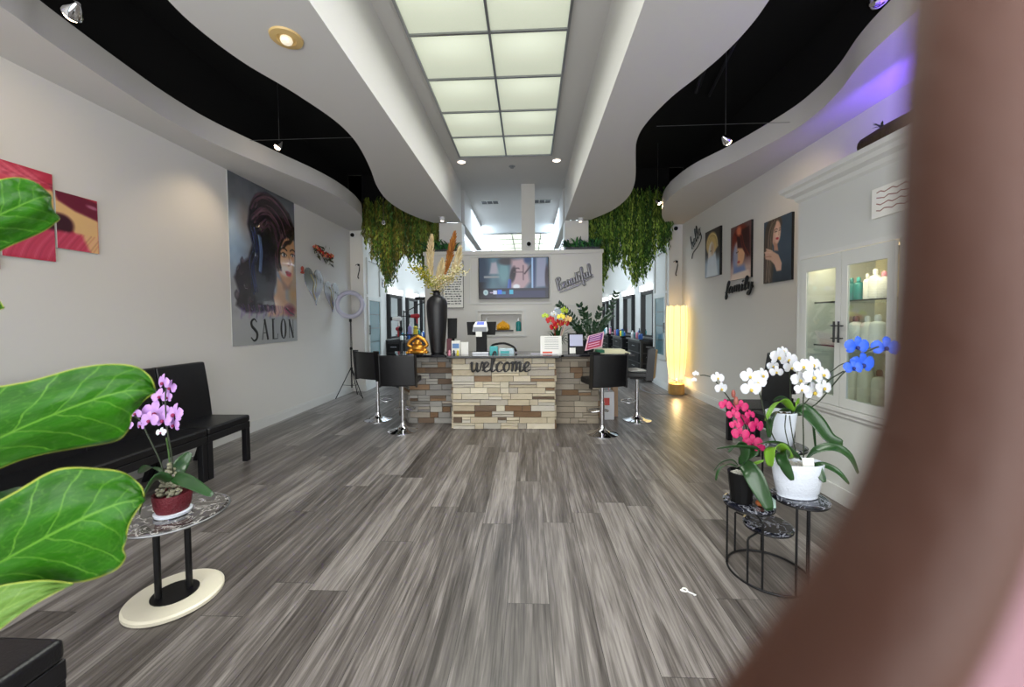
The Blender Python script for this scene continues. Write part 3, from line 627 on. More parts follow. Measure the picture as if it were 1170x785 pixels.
def zb_l(u): return 3.02-.65*math.exp(-((u-.33)/.10)**2)-.45*math.exp(-((u-.85)/.12)**2)-(0 if u > .1 else -.3)
vines('hanging_greenery', 'curtain of trailing green vines hanging right of the partition', 1.10, 2.86, 7.85, 8.1, 4.2, zb_r, 560, ['3f6428', '527a30', '6d9238', '8aa848', '34562a', 'a0b850'], 1)
vines('hanging_greenery', 'curtain of trailing green vines with olive lamplight put into their colour, hanging left of the partition', -3.42, -1.86, 7.85, 8.1, 4.1, zb_l, 540, ['6a6a2c', '7f7832', '527a30', '8a9842', '8a9a3c', '3a5a28', '8aa84c'], 2)  # olive leaf tones stand for the warm lamp glow on green leaves
def bushy(name, lab, cx, cy, cz, w_, n, seed, h=.3, sc_=1):
    rnd = random.Random(seed); t = thing(name, lab, 'plant', (cx, cy, cz), world=True)
    m = MB()
    for k in range(n):
        a = rnd.uniform(0, 6.283); x = cx+rnd.uniform(-w_, w_); y = cy+rnd.uniform(-.08, .08); L = rnd.uniform(.5, 1)*h; d = Vector((math.cos(a)*.8, math.sin(a)*.6, rnd.uniform(.2, 1.3))).normalized()
        kk = rnd.uniform(.6, 1.3); m.col = tuple(min(1, q*kk) for q in srgb(rnd.choice(['2c5a34', '3c7a40', '245040', '4d8a4a'])))
        p0 = Vector((x, y, cz+.04)); pts = [p0, p0+d*L*.5+Vector((0, 0, .02)), p0+d*L-Vector((0, 0, .05))]
        m.strap(smoothpath(pts, 2), [.01, .03, .035, .02, .004], Vector((-math.sin(a), math.cos(a), .2)), n=3)
    m.build('foliage', M['foliage'], t, colors=True)
    m = MB(); m.box((cx-w_, cy-.05, cz), (cx+w_, cy+.06, cz+.06)); m.build('planter', M['darkgrey'], t)
    return t
bushy('trailing_plant', 'leafy artificial plant on top of the partition, right corner', 1.05, 7.57, PZ, .33, 170, 3)
bushy('trailing_plant', 'dark leafy artificial plant on top of the partition, left corner', -1.7, 7.57, PZ, .30, 150, 4)
# ============================================================ television and wall signs
t = thing('television', 'wall-mounted flat television showing a face on a blurred blue scene', 'television', (-.285, PY, 2.31), world=True)
b = MB(); b.box((-.96, PY-.07, 1.92), (.395, PY-.015, 2.71)); b.build('bezel', M['tv_bezel'], t, bevel=.006)
b = MB(); b.box((-.4, PY-.015, 2.15), (-.15, PY, 2.45)); b.build('wall_mount', M['blackmetal'], t)
p = Paint(128, 74, '3d5a72')
p.grad(lambda X, Y: np.clip(1-np.abs(X-.2)/.25, 0, 1), '5d8490', .7); p.ell(.05, .3, .1, .5, '1a2c44', 0, 1, .8); p.poly([(.15, .4), (.18, .12), (.25, .1), (.3, .4)], 'a3a0ac', .03); p.rect(.07, .44, .3, .5, '8a9298'); p.ell(.36, .35, .08, .3, '6c97a0', 0, .8)
p.ell(.40, .08, .12, .1, '3c3c44', 0, .6); p.poly([(.47, .05), (.7, 0), (.74, .6), (.62, .85), (.45, .75)], 'b49aa2', .06); p.ell(.49, .42, .04, .2, '241c2a', 10, .5); p.line([(.48, .3), (.55, .26), (.58, .27)], .015, '3a2a38'); p.line([(.5, .36), (.64, .36)], .012, '5a4450'); p.line([(.64, .2), (.64, .55)], .015, '4a3644', o=.8)
p.line([(.66, .4), (.75, .2)], .02, '3c2c3a'); p.ell(.54, .72, .05, .06, 'e4ecf6', 0, .5); p.line([(.435, .55), (.42, .75)], .02, '3b66c4'); p.line([(.455, .55), (.45, .75)], .02, '22309a')
p.rect(.76, 0, .78, .75, '9fbfe8'); p.rect(.78, 0, .81, .75, '34456e'); p.poly([(.83, .0), (.97, .0), (.97, .72), (.82, .74)], '8d93ac', .03); p.ell(.98, .5, .03, .3, '2c2030', 0, .6); p.ell(.7, .05, .05, .1, '2c4470', 0, .8)
p.rect(0, .76, 1, 1, '0c1030'); p.rect(.25, .82, .95, 1, '232a5c', .8); p.grad(lambda X, Y: np.clip((.12-X)/.1, 0, 1)*(Y > .6), '06070f', .8)
p.ell(.095, .86, .036, .07, 'bcd8dc', 0, .2); p.ell(.095, .86, .018, .035, '8fb4c0', 0, .3); p.rect(.16, .85, .2, .88, 'b9a7c8'); p.rect(.205, .81, .26, .91, 'd9e2fb'); p.rect(.265, .8, .33, .91, '3a76f0'); p.rect(.33, .84, .38, .91, '2c8ab0'); p.rect(.435, .8, .49, .91, '3fb6dc')
b = MB(); p.mesh(b, (-.945, PY-.0725, 2.698), (.38, PY-.0725, 2.698), (.38, PY-.0725, 1.94), (-.945, PY-.0725, 1.94)); b.build('screen', M['screen'], t, colors=True)
# silver script sign
t = thing('script_sign', 'silver cursive sign reading Beautiful on the partition, tilted upward', 'sign', (.92, PY, 2.25), world=True)
ex = Vector((.872, 0, .49)).normalized(); ez = Vector((-ex.z, 0, ex.x))
ex = Vector((.92, 0, .39)).normalized(); ez = Vector((-ex.z, 0, ex.x))
b = MB(); script_word(b, 'Beautiful', (.57, PY-.02, 2.07), ex, ez, .72, .021); b.build('lettering', M['silver'], t, smooth=True)
b = MB(); o_ = Vector((.60, PY-.014, 2.03)); b.tube([o_, o_+ex*.35-ez*.01, o_+ex*.72+ez*.02], [.008, .022, .010], 6, flat=(Vector((0, 1, 0)), .4)); b.build('underline', M['silver'], t)
# framed text board left of the TV, partly behind the dried flowers
t = thing('text_board', 'white framed notice board with black writing behind the dried flowers', 'sign', (-1.42, PY, 2.2), world=True)
b = MB(); b.box((-1.66, PY-.03, 1.76), (-1.27, PY, 2.66)); b.mi = 1; rnd = random.Random(9)
for k in range(17):
    z = 2.58-k*.047; x = -1.63
    while x < -1.32:
        wd = rnd.uniform(.02, .07); b.box((x, PY-.032, z), (min(x+wd, -1.29), PY-.03, z+rnd.uniform(.012, .024))); x += wd+.014
b.build('board', [M['paper'], M['darkgrey']], t)
b = MB(); frame_rect(b, -1.67, -1.26, 1.75, 2.67, PY-.028, .01, .008); b.build('frame', M['blackmetal'], t)
# niche contents and small picture
t = thing('golden_ornament', 'golden crown-shaped ornament standing in the partition niche', 'ornament', (-.5, PY+.02, nz0), world=True)
b = MB(); b.box((-.66, PY-.03, nz0-.0), (-.3, PY+.06, nz0+.025)); b.build('stand', M['blackwood'], t)
b = MB()
for k in range(9):
    a = (k-4)*.19; h = .19-abs(k-4)*.018; x = -.5+math.sin(a)*.15; b.lathe([(.016, 0), (.03, h*.3), (.028, h*.7), (.004, h)], 10, (x, PY+.03, nz0+.025)); b.ell((x, PY+.005, nz0+.06+.02*(k % 2)), .026)
b.build('figure', M['yellow'], t, smooth=True)
def bottle(name, lab, cat, p, h, r, m, cap, group=None, pump=False):
    t = thing(name, lab, cat, p, 0, group)
    b = MB(); b.lathe([(r*.96, 0), (r, .01), (r, h*.68), (r*.8, h*.76), (r*.35, h*.80), (r*.35, h*.84)], 14); b.build('body', m, t, smooth=True)
    b = MB(); b.lathe([(r*.42, h*.82), (r*.42, h*.95), (r*.25, h)], 12)
    if pump: b.tube([(0, 0, h), (0, 0, h*1.08), (r*.9, 0, h*1.09)], r*.14, 6)
    b.build('cap', cap, t, smooth=True); return t
bottle('pump_bottle', 'teal pump bottle at the right end of the partition niche', 'bottle', (-.20, PY+.05, nz0), .24, .05, M['teal'], M['whiteplastic'], pump=True)
bottle('pump_bottle', 'white pump bottle at the left of the partition niche', 'bottle', (-.83, PY+.05, nz0), .25, .05, M['whiteplastic'], M['whiteplastic'], pump=True)
t = thing('small_picture', 'small framed pale picture on the partition behind the flower bouquet', 'picture', (.66, PY, 1.62), world=True)
b = MB(); b.box((.5, PY-.02, 1.5), (.72, PY, 1.74)); b.build('frame', M['steel'], t)
b = MB(); b.box((.515, PY-.023, 1.515), (.705, PY-.019, 1.725)); b.build('print', mat('pale_blue_print', 'c4d6e0', .5), t)
# ============================================================ reception counter
def stones(m, p0, p1, z0, z1, cols, seed, rowh=.083, n_out=None):
    """ledger stones on the vertical face from p0 to p1 (xy), standing out to the viewer's side"""
    rnd = random.Random(seed); p0 = Vector((*p0, 0)); p1 = Vector((*p1, 0)); d = (p1-p0).normalized(); L = (p1-p0).length; n = Vector((d.y, -d.x, 0)); rows = max(1, round((z1-z0)/rowh)); h = (z1-z0)/rows
    for r in range(rows):
        x = 0; z = z0+r*h
        while x < L-.001:
            w_ = rnd.choice([.12, .18, .24, .3, .38]); w_ = L-x if L-x-w_ < .08 else w_
            parts = [(0, h)] if rnd.random() < .72 else [(0, h/2), (h/2, h)]
            for a, c in parts:
                t = rnd.uniform(.008, .030); k = rnd.uniform(.82, 1.12); m.col = tuple(min(1, q*k) for q in srgb(rnd.choice(cols)))
                if rnd.random() < .16: m.col = tuple(q*k for q in srgb(rnd.choice(['7d6249', '8a7058', '6f5d4e'])))
                g = .0034; vs = []
                N = max(1, int(w_/.06))
                xs = [x+g+(w_-2*g)*i/N for i in range(N+1)]
                for xx in xs:
                    for zz in (z+a+g, z+(a+c)/2, z+c-g): vs.append(p0+d*xx+n*(t+rnd.uniform(-.003, .003))+Vector((0, 0, zz)))
                base = len(vs)
                for xx in (xs[0], xs[-1]):
                    for zz in (z+a+g, z+c-g): vs.append(p0+d*xx+n*-.01+Vector((0, 0, zz)))
                fs = []
                for i in range(N):
                    for j in range(2): q = i*3+j; fs.append((q, q+3, q+4, q+1))
                e = N*3; fs += [(base, base+2, e, 0)] if N == 1 else [tuple([base, base+2]+[k*3 for k in range(N, -1, -1)])]
                fs += [tuple([base+3, base+1]+[k*3+2 for k in range(0, N+1)])]
                fs += [(base+1, base, 0, 1, 2), (base+2, base+3, e+2, e+1, e)]
                m.add(vs, fs)
            x += w_
t = thing('reception_counter', 'long reception counter clad in stacked stone with a black stone top', 'counter', (-.25, 5.6, 0), world=True)
CT = 1.022
b = MB(); stones(b, (-1.057, 5.29), (.351, 5.29), 0, .985, ['cbbfa6', 'd8cfba', 'bfb299', 'c9c3b6', 'd2c7b0', 'b5ada0'], 11); stones(b, (.351, 5.29), (.351, 5.56), 0, .985, ['cbbfa6', 'bfb299'], 12); stones(b, (-1.057, 5.56), (-1.057, 5.29), 0, .985, ['cbbfa6', 'bfb299'], 13)
b.build('stone_cladding', M['stone'], t, colors=True, label='pale cream projecting centre of stacked stone')
b = MB(); stones(b, (-1.756, 5.575), (-1.057, 5.575), 0, .985, ['a5a29d', '96938f', '8b8781', 'b0aca4', 'a39a8d'], 14); b.build('stone_cladding', M['stone'], t, colors=True, label='greyer recessed left wing of stacked stone')
b = MB(); stones(b, (-2.05, 6.02), (-1.756, 5.575), 0, .985, ['96938f', '8b8781', 'a39a8d'], 15); b.build('stone_cladding', M['stone'], t, colors=True, label='stone face angled back at the left end')
b = MB(); stones(b, (.351, 5.575), (.995, 5.575), 0, .985, ['ab9f8e', '9a8f80', '8f8577', 'b5ab9a', 'a39a8d'], 16); stones(b, (.995, 5.575), (.995, 5.95), 0, .985, ['9a8f80', 'b5ab9a'], 17); b.build('stone_cladding', M['stone'], t, colors=True, label='recessed right wing of stacked stone')
b = MB(); b.prism([(-1.05, 5.3), (.344, 5.3), (.344, 5.585), (.985, 5.585), (.985, 5.95), (-1.98, 5.95), (-1.75, 5.585), (-1.05, 5.585)], .0, .985); b.build('body', M['darkgrey'], t)
b = MB(); b.prism([(-1.12, 5.2), (.42, 5.2), (.48, 5.36), (1.47, 5.36), (1.49, 5.95), (-2.15, 6.08), (-1.86, 5.40), (-1.18, 5.36)], .987, CT); b.build('countertop', M['counter'], t, bevel=.006)
def at(px, Y): return P(px, 400, y=Y).x
t = thing('welcome_sign', 'black cursive lettering reading welcome on the front of the stone counter', 'sign', (-.35, 5.26, .9), world=True)
b = MB(); x0 = P(537, 420, y=5.25).x; x1 = P(607, 420, y=5.25).x
script_word(b, 'welcome', (x0, 5.242, .80), (1, 0, 0), (0, 0, 1), x1-x0-.02, .0125, .45, .1); b.build('lettering', M['blackwood'], t, smooth=True)
# vase of dried flowers
vx, vy = at(500, 5.68), 5.68
t = thing('vase_of_dried_flowers', 'tall matt black vase with pampas and dried flowers on the counter', 'vase', (vx, vy, CT), world=True)
b = MB(); b.lathe([(.085, 0), (.10, .01), (.125, .25), (.15, .55), (.155, .70), (.145, .78), (.10, .835), (.055, .86), (.05, .90), (.075, .925), (.068, .925), (.04, .89)], 36, (vx, vy, CT)); b.build('vase', M['vase'], t, smooth=True)
rnd = random.Random(21)
def plume(m, p0, p1, bend, L0, wd, cols, n=420):
    p0, p1 = Vector(p0), Vector(p1); d = p1-p0; mid = p0+d*.5+Vector(bend); path = smoothpath([p0, mid, p1], 10)
    m.col = srgb('8a7a55'); m.tube(path, .003, 5)
    for k in range(n):
        u = rnd.uniform(L0, 1); q = path[min(int(u*(len(path)-1)), len(path)-1)]; uu = (u-L0)/(1-L0); r = wd*math.sin(math.pi*min(1, uu*.93+.07))**.7
        a = rnd.uniform(0, 6.283); kk = rnd.uniform(.75, 1.2); m.col = tuple(min(1, c*kk) for c in srgb(rnd.choice(cols)))
        o = Vector((math.cos(a), math.sin(a)*.7, .25))*r*rnd.uniform(.4, 1); e = q+o+d.normalized()*.09; s = Vector((.9, -.2, .1)).normalized()*rnd.uniform(.007, .014)
        m.add([q, q+o*.5+s+d.normalized()*.02, e, q+o*.5-s+d.normalized()*.02], [(0, 1, 2, 3)])
top = Vector((vx, vy, CT+.9))
def vpt(px, py): return P(px, py, y=vy)
for i, (tip, L0, wd, cols, bx, lab) in enumerate([((494, 272), .40, .075, ['cdb78a', 'bfa87c', 'e0d0a8'], -.05, 'pale upright pampas plume'), ((519, 268), .42, .075, ['a0641f', '8a4f18', 'b87a30'], .02, 'rust-brown plume'), ((524, 285), .35, .085, ['d2bd92', 'c2ad80', 'e4d6b2'], .07, 'pale pampas plume leaning right'), ((505, 300), .3, .08, ['d8c69c', 'cdb78a'], 0, 'short pale plume')]):
    m = MB(); plume(m, top-Vector((0, 0, .12)), vpt(*tip), (bx, rnd.uniform(-.05, .05), 0), L0, wd, cols); m.build('plume', M['foliage'], t, colors=True, label=lab)
for i, (tip, cols, lab) in enumerate([((474, 305), ['9aa032', '7f8c2a', 'c7b23c'], 'yellow-green dried spray'), ((482, 312), ['b8b04a', '8a8a34'], 'yellow-green dried spray, shorter'), ((529, 308), ['d9cfa4', 'b9b070', 'efe6c8'], 'cream dried flower spray'), ((512, 318), ['e6dcbc', 'cbb27a', 'a9a35a'], 'cream dried flower spray in the middle'), ((497, 322), ['ddd2ac', 'b6b06a'], 'cream dried flower spray, low')]):
    m = MB(); path = smoothpath([top-Vector((0, 0, .1)), (top+vpt(*tip))/2+Vector((0, -.04, .05)), vpt(*tip)], 8); m.col = srgb('6a6a30'); m.tube(path, .003, 5)
    for k in range(170):
        q = path[rnd.randint(len(path)//3, len(path)-1)]; o = Vector((rnd.gauss(0, .045), rnd.gauss(0, .035), rnd.gauss(0, .04))); kk = rnd.uniform(.8, 1.2); m.col = tuple(min(1, c*kk) for c in srgb(rnd.choice(cols))); s = rnd.uniform(.008, .016)
        m.ell(q+o, s, s, s*.8, 5, 3)
    m.build('flower_spray', M['foliage'], t, colors=True, label=lab)
# golden figurine
gx, gy = at(477, 5.45), 5.47
t = thing('golden_figurine', 'golden laughing figurine with raised arms on the left of the counter', 'figurine', (gx, gy, CT), world=True)
b = MB(); b.ell((gx, gy, CT+.036), .16, .09, .035, 20, 8)
for k in range(9): b.ell((gx-.14+k*.035, gy-.06, CT+.03), .022, .02, .02, 8, 6)
b.build('base', M['gold'], t, smooth=True)
b = MB(); b.ell((gx, gy, CT+.09), .10, .07, .065, 16, 10); b.ell((gx, gy-.01, CT+.165), .052, .05, .055, 14, 10); b.ell((gx, gy-.05, CT+.16), .02, .015, .012, 8, 6)
for s in (-1, 1):
    b.tube(smoothpath([(gx+s*.08, gy, CT+.10), (gx+s*.135, gy, CT+.135), (gx+s*.10, gy, CT+.20), (gx+s*.02, gy, CT+.255)], 4), .024, 8); b.ell((gx+s*.055, gy-.03, CT+.16), .016); b.ell((gx+s*.10, gy-.03, CT+.06), .045, .03, .03)
b.ell((gx, gy, CT+.262), .036, .03, .026)
for k in range(7): b.ell((gx-.09+k*.03, gy+.005, CT+.225+.03*math.sin(k/6*math.pi)), .019)
b.build('figure', M['gold'], t, smooth=True)
# screens, printer and paperwork
def laptop_back(px0, px1, y0, y1, Y, name, lab):
    a = P(px0, y1, y=Y); c = P(px1, y0, y=Y+.02); t = thing(name, lab, 'monitor', ((a.x+c.x)/2, Y, CT), world=True)
    b = MB(); w2 = (c.x-a.x)/2; cx = (a.x+c.x)/2
    b.add([(cx-w2*.93, Y-.0, a.z), (cx+w2*.93, Y, a.z), (cx+w2*.93, Y+.03, a.z), (cx-w2*.93, Y+.03, a.z), (cx-w2, Y+.03, c.z), (cx+w2, Y+.03, c.z), (cx+w2, Y+.06, c.z), (cx-w2, Y+.06, c.z)], [(3, 2, 1, 0), (4, 5, 6, 7), (0, 1, 5, 4), (1, 2, 6, 5), (2, 3, 7, 6), (3, 0, 4, 7)])
    b.build('screen_back', M['blackplastic'], t, bevel=.006)
    b = MB(); b.box((cx-.03, Y+.03, CT+.01), (cx+.03, Y+.055, (a.z+c.z)/2)); b.build('stand', M['blackplastic'], t)
    b = MB(); b.box((cx-.09, Y-.03, CT), (cx+.09, Y+.11, CT+.012)); b.build('foot', M['blackplastic'], t, bevel=.004); return t
laptop_back(533, 567, 367.5, 383, 5.78, 'monitor', 'wide black monitor back behind the small white payment terminal')
laptop_back(511, 522, 363.5, 387, 5.80, 'monitor', 'narrow black monitor back just right of the tall vase')
tx, ty = at(549, 5.55), 5.55
t = thing('payment_terminal', 'white payment terminal with a lit blue display on a black stand', 'terminal', (tx, ty, CT), world=True)
b = MB(); b.add([(tx-.11, ty-.04, 1.34), (tx+.11, ty-.04, 1.34), (tx+.11, ty+.11, 1.36), (tx-.11, ty+.11, 1.36), (tx-.10, ty-.02, 1.43), (tx+.10, ty-.02, 1.43), (tx+.08, ty+.10, 1.49), (tx-.08, ty+.10, 1.49)], [(3, 2, 1, 0), (4, 5, 6, 7), (0, 1, 5, 4), (1, 2, 6, 5), (2, 3, 7, 6), (3, 0, 4, 7)]); b.build('housing', M['whiteplastic'], t, bevel=.008)
b = MB(); b.add([(tx-.055, ty-.003, 1.442), (tx+.055, ty-.003, 1.442), (tx+.05, ty+.075, 1.482), (tx-.05, ty+.075, 1.482)], [(0, 1, 2, 3)]); b.build('display', mat('lit_blue_display', '5560d0', .3, emit='5a68e8', es=.8), t)
b = MB(); b.box((tx-.095, ty-.045, 1.345), (tx+.095, ty-.041, 1.41)); b.build('front_panel', M['greyplastic'], t)
b = MB(); b.box((tx-.06, ty-.05, 1.27), (tx+.03, ty-.046, 1.345)); b.build('receipt', M['paper'], t)
b = MB(); b.box((tx-.06, ty-.02, CT+.02), (tx+.09, ty+.07, 1.345)); b.build('column', M['blackplastic'], t, bevel=.006)
b = MB(); b.box((tx-.11, ty-.09, CT), (tx+.13, ty+.12, CT+.03)); b.build('base', M['steel'], t, bevel=.006)
def block(name, lab, cat, px0, px1, y0, y1, Y, dep, m, mark=None, tilt=0, group=None):
    a = P(px0, y1, y=Y); c = P(px1, y0, y=Y); z0 = CT; zt = c.z; cx = (a.x+c.x)/2; hw = (c.x-a.x)/2
    t = thing(name, lab, cat, (cx, Y, z0), world=True, group=group); b = MB(); h = zt-z0
    vs = [(cx-hw, Y, z0), (cx+hw, Y, z0), (cx+hw, Y+dep, z0), (cx-hw, Y+dep, z0), (cx-hw, Y+tilt, zt), (cx+hw, Y+tilt, zt), (cx+hw, Y+dep+tilt, zt), (cx-hw, Y+dep+tilt, zt)]
    b.add(vs, [(3, 2, 1, 0), (4, 5, 6, 7), (0, 1, 5, 4), (1, 2, 6, 5), (2, 3, 7, 6), (3, 0, 4, 7)]); b.build('body', m, t, bevel=.002)
    if mark:
        for mm, u0, u1, v0, v1 in mark:
            q = MB(); q.add([(cx-hw+2*hw*u, Y+tilt*v-.0025, z0+h*v) for u, v in ((u0, v0), (u1, v0), (u1, v1), (u0, v1))], [(0, 1, 2, 3)]); q.build('print', mm, t)
    return t
block('card_box', 'small dark red card box right beside the black vase', 'box', 510.5, 515.5, 387, 404, 5.5, .05, mat('maroon_card', '5a2a34', .6))
block('brochure_holder', 'white and blue brochure holder near the vase', 'brochure holder', 516, 525.5, 389.5, 404, 5.45, .05, M['paper'], [(mat('blue_print', '5f86b8', .5), .1, .9, .45, .8)])
block('small_card_sign', 'small cream upright card between brochures and terminal', 'card', 526.5, 535, 391, 404, 5.45, .02, M['paper'])
for k, (px, m, lab) in enumerate([(513, 'pinkp', 'pink trinket in front of the brochures'), (518, 'darkgrey', 'dark little trinket in front of the brochures'), (522.5, 'yellowp', 'yellow trinket in front of the brochures')]):
    x = at(px, 5.3); b = MB(); b.lathe([(.018, 0), (.022, .02), (.012, .04), (.016, .055), (.002, .075)], 12, (x, 5.33, CT)); tag(b.build('trinket', M[m], smooth=True), lab, 'trinket')
block('teal_box', 'teal box stack right of the payment terminal', 'box', 559.5, 568.5, 396, 404.5, 5.45, .10, M['tealbox'])
block('card_stack', 'low stack of pale blue cards right of the teal box', 'cards', 570, 587, 398.5, 404.5, 5.45, .12, mat('pale_card', 'b9cfd8', .6), [(M['tealbox'], .1, .7, .1, .6)])
x0, x1 = at(561, 5.7), at(590, 5.7)
b = MB(); b.tube(smoothpath([(x0, 5.7, CT+.02), (x0+.02, 5.7, CT+.11), ((x0+x1)/2, 5.7, CT+.14), (x1-.05, 5.7, CT+.09), (x1, 5.68, CT+.02)], 6), .016, 8)
tag(b.build('desk_phone', M['blackplastic'], smooth=True), 'black handset lying arched behind the pale cards', 'phone')
# right-hand signs
t = block('menu_sign', 'white leaning price card with red writing at its foot on the counter', 'sign', 617.5, 642, 384, 404.5, 5.42, .012, M['paper'], [(mat('red_ink', 'd2553c', .6), .1, .55, .05, .14)]+[(M['greyp'], .2, .85, v, v+.018) for v in (.9, .78, .66, .54, .42, .30)], tilt=.03)
block('card_stand', 'black-framed stand with a pale lilac card on the counter', 'stand', 649, 667, 381, 404, 5.46, .01, M['blackplastic'], [(mat('lilac_card', 'b9bcd6', .5), .12, .95, .38, .94), (M['paper'], .1, .48, .02, .30)], tilt=.04)
t = thing('promo_card', 'tilted purple and red promotional card leaning on the counter', 'card', (at(680, 5.42), 5.42, CT), world=True)
c0 = P(668, 401, y=5.42); c1 = P(688, 396, y=5.42); c2 = P(690.5, 379, y=5.47); c3 = P(672, 384, y=5.47); c0.z = max(c0.z, CT+.002)
b = MB(); off = Vector((0, .008, 0)); b.add([c0, c1, c2, c3, c0+off, c1+off, c2+off, c3+off], [(0, 1, 2, 3), (7, 6, 5, 4), (0, 4, 5, 1), (1, 5, 6, 2), (2, 6, 7, 3), (3, 7, 4, 0)]); 
def qpt(u, v, o=-.002): return c0.lerp(c1, u).lerp(c3.lerp(c2, u), v)+Vector((0, o, 0))
b.mi = 1; b.add([qpt(.08, .06), qpt(.92, .06), qpt(.92, .5), qpt(.08, .5)], [(0, 1, 2, 3)])
b.mi = 2; b.add([qpt(.08, .5), qpt(.92, .5), qpt(.92, .95), qpt(.08, .95)], [(0, 1, 2, 3)])
b.mi = 3
for v in (.2, .36, .56, .7, .84): b.add([qpt(.15, v, -.003), qpt(.8, v, -.003), qpt(.8, v+.05, -.003), qpt(.15, v+.05, -.003)], [(0, 1, 2, 3)])
b.build('card', [mat('pink_card', 'd9a9b8', .5), mat('crimson_print', 'a3284a', .5), mat('purple_print', '6a2f7c', .5), mat('pale_pink_ink', 'd8a8c4', .6)], t)
b = MB(); zx = at(684, 5.4); b.box((zx-.14, 5.36, CT), (zx+.02, 5.50, CT+.025)); tag(b.build('black_tray', M['blackplastic'], bevel=.01), 'low black tray under the purple card', 'tray')
t = thing('paper_stack', 'loose stack of cream papers with a green corner at the right counter end', 'papers', (1.22, 5.55, CT), world=True)
b = MB(); b.box((.97, 5.45, CT), (1.42, 5.75, CT+.012)); b.box((1.0, 5.47, CT+.012), (1.38, 5.78, CT+.03)); b.box((1.03, 5.5, CT+.03), (1.36, 5.8, CT+.048)); b.build('papers', mat('cream_paper', 'dcd8bc', .7), t)
b = MB(); b.box((.955, 5.44, CT+.0125), (1.06, 5.62, CT+.05)); b.build('green_folder', mat('green_card', '1f6a4a', .6), t)
b = MB(); b.box((.03, 5.33, CT), (.40, 5.58, CT+.004)); tag(b.build('desk_mat', mat('pale_mat', '9c9aa8', .3)), 'pale reflective mat on the counter behind the welcome lettering', 'mat')

# ------------------------------------------------------------ bouquet and leafy plant on the counter
def flower_mb(m, c, n, r, rnd=random, petals=5, cup=.25):
    """open blossom centred at c facing n; material 0 petals, 1 lip"""
    n = Vector(n).normalized(); u = n.orthogonal().normalized(); up = Vector((0, 0, 1)); u = (up-n*up.dot(n)); u = u.normalized() if u.length > .1 else n.orthogonal().normalized(); v = n.cross(u)
    specs = [(90, 1.0, .62), (210, .95, .6), (330, .95, .6), (12, 1.05, 1.1), (168, 1.05, 1.1)]
    for a, L, wd in specs:
        a = R(a+rnd.uniform(-6, 6)); d = u*math.sin(a)+v*math.cos(a); s = n.cross(d); vs = [Vector(c)+n*.0]; L *= r; wd *= r
        rows = [(.25, .3, .06), (.6, .5, .12), (.85, .38, .08), (1.0, .12, -.02)]
        vs = [Vector(c)]
        for q, w2, h in rows:
            for k in (-1, 0, 1): vs.append(Vector(c)+d*L*q+s*wd*w2*k+n*(r*h*cup*4-abs(k)*r*.05))
        m.mi = 0; m.add(vs, [(0, 1, 2), (0, 2, 3)]+[(1+3*i+j, 4+3*i+j, 5+3*i+j, 2+3*i+j) for i in range(3) for j in range(2)])
    m.mi = 1; m.ell(Vector(c)+n*r*.18-u*r*.12, r*.16, r*.16, r*.2, 8, 6); m.mi = 0
def vp3(px, py, Y): return P(px, py, y=Y)
bx_, by_ = at(637, 5.72), 5.72
t = thing('flower_bouquet', 'bouquet of red and yellow lilies behind the white price card', 'bouquet', (bx_, by_, CT), world=True)
b = MB(); b.lathe([(.05, 0), (.06, .01), (.07, .12), (.055, .2), (.065, .22)], 18, (bx_, by_, CT)); b.build('vase', M['glass'], t, smooth=True)
rnd = random.Random(5)
b = MB()
for k in range(26):
    a = rnd.uniform(0, 6.283); p0 = Vector((bx_, by_, CT+.1)); e = p0+Vector((math.cos(a)*.22, math.sin(a)*.15, rnd.uniform(-.02, .30)))
    b.strap(smoothpath([p0, (p0+e)/2+Vector((0, 0, .08)), e], 3), [.006, .02, .03, .03, .022, .012, .003], (-math.sin(a), math.cos(a), .2), n=3)
b.build('leaves', M['orchid_leaf'], t)
for px, py, r, kind in [(629, 366, .07, 'red'), (637, 370, .075, 'red'), (633, 374, .07, 'red'), (645, 369, .075, 'red'), (641, 362, .06, 'yellow'), (649, 365, .06, 'pale'), (623, 361, .05, 'lime'), (645, 355, .06, 'lime'), (633, 359, .05, 'white')]:
    c = vp3(px, py, by_-.05+rnd.uniform(-.06, .04)); m = MB(); mm = {'red': M['red'], 'yellow': M['yellowp'], 'pale': mat('peach_petal', 'e0b878', .5), 'lime': mat('lime_petal', 'a8bf3a', .5), 'white': M['petal_w']}[kind]
    flower_mb(m, c, (rnd.uniform(-.5, .5), -1, rnd.uniform(.1, .7)), r, rnd); m.tube([c, Vector((bx_, by_, CT+.1))], .003, 5); m.build('flower', [mm, M['lip_y']], t, label={'red': 'red lily blossom', 'yellow': 'yellow blossom', 'pale': 'peach blossom', 'lime': 'lime green bud', 'white': 'white blossom'}[kind])
zx_, zy_ = at(672, 5.85), 5.85
t = thing('potted_plant', 'dark leafy arching plant in a pot on the right of the counter', 'plant', (zx_, zy_, CT), world=True)
b = MB(); b.lathe([(.07, 0), (.085, .01), (.10, .16), (.105, .17), (.09, .165), (.085, .15)], 20, (zx_, zy_, CT)); b.build('pot', M['darkgrey'], t, smooth=True)
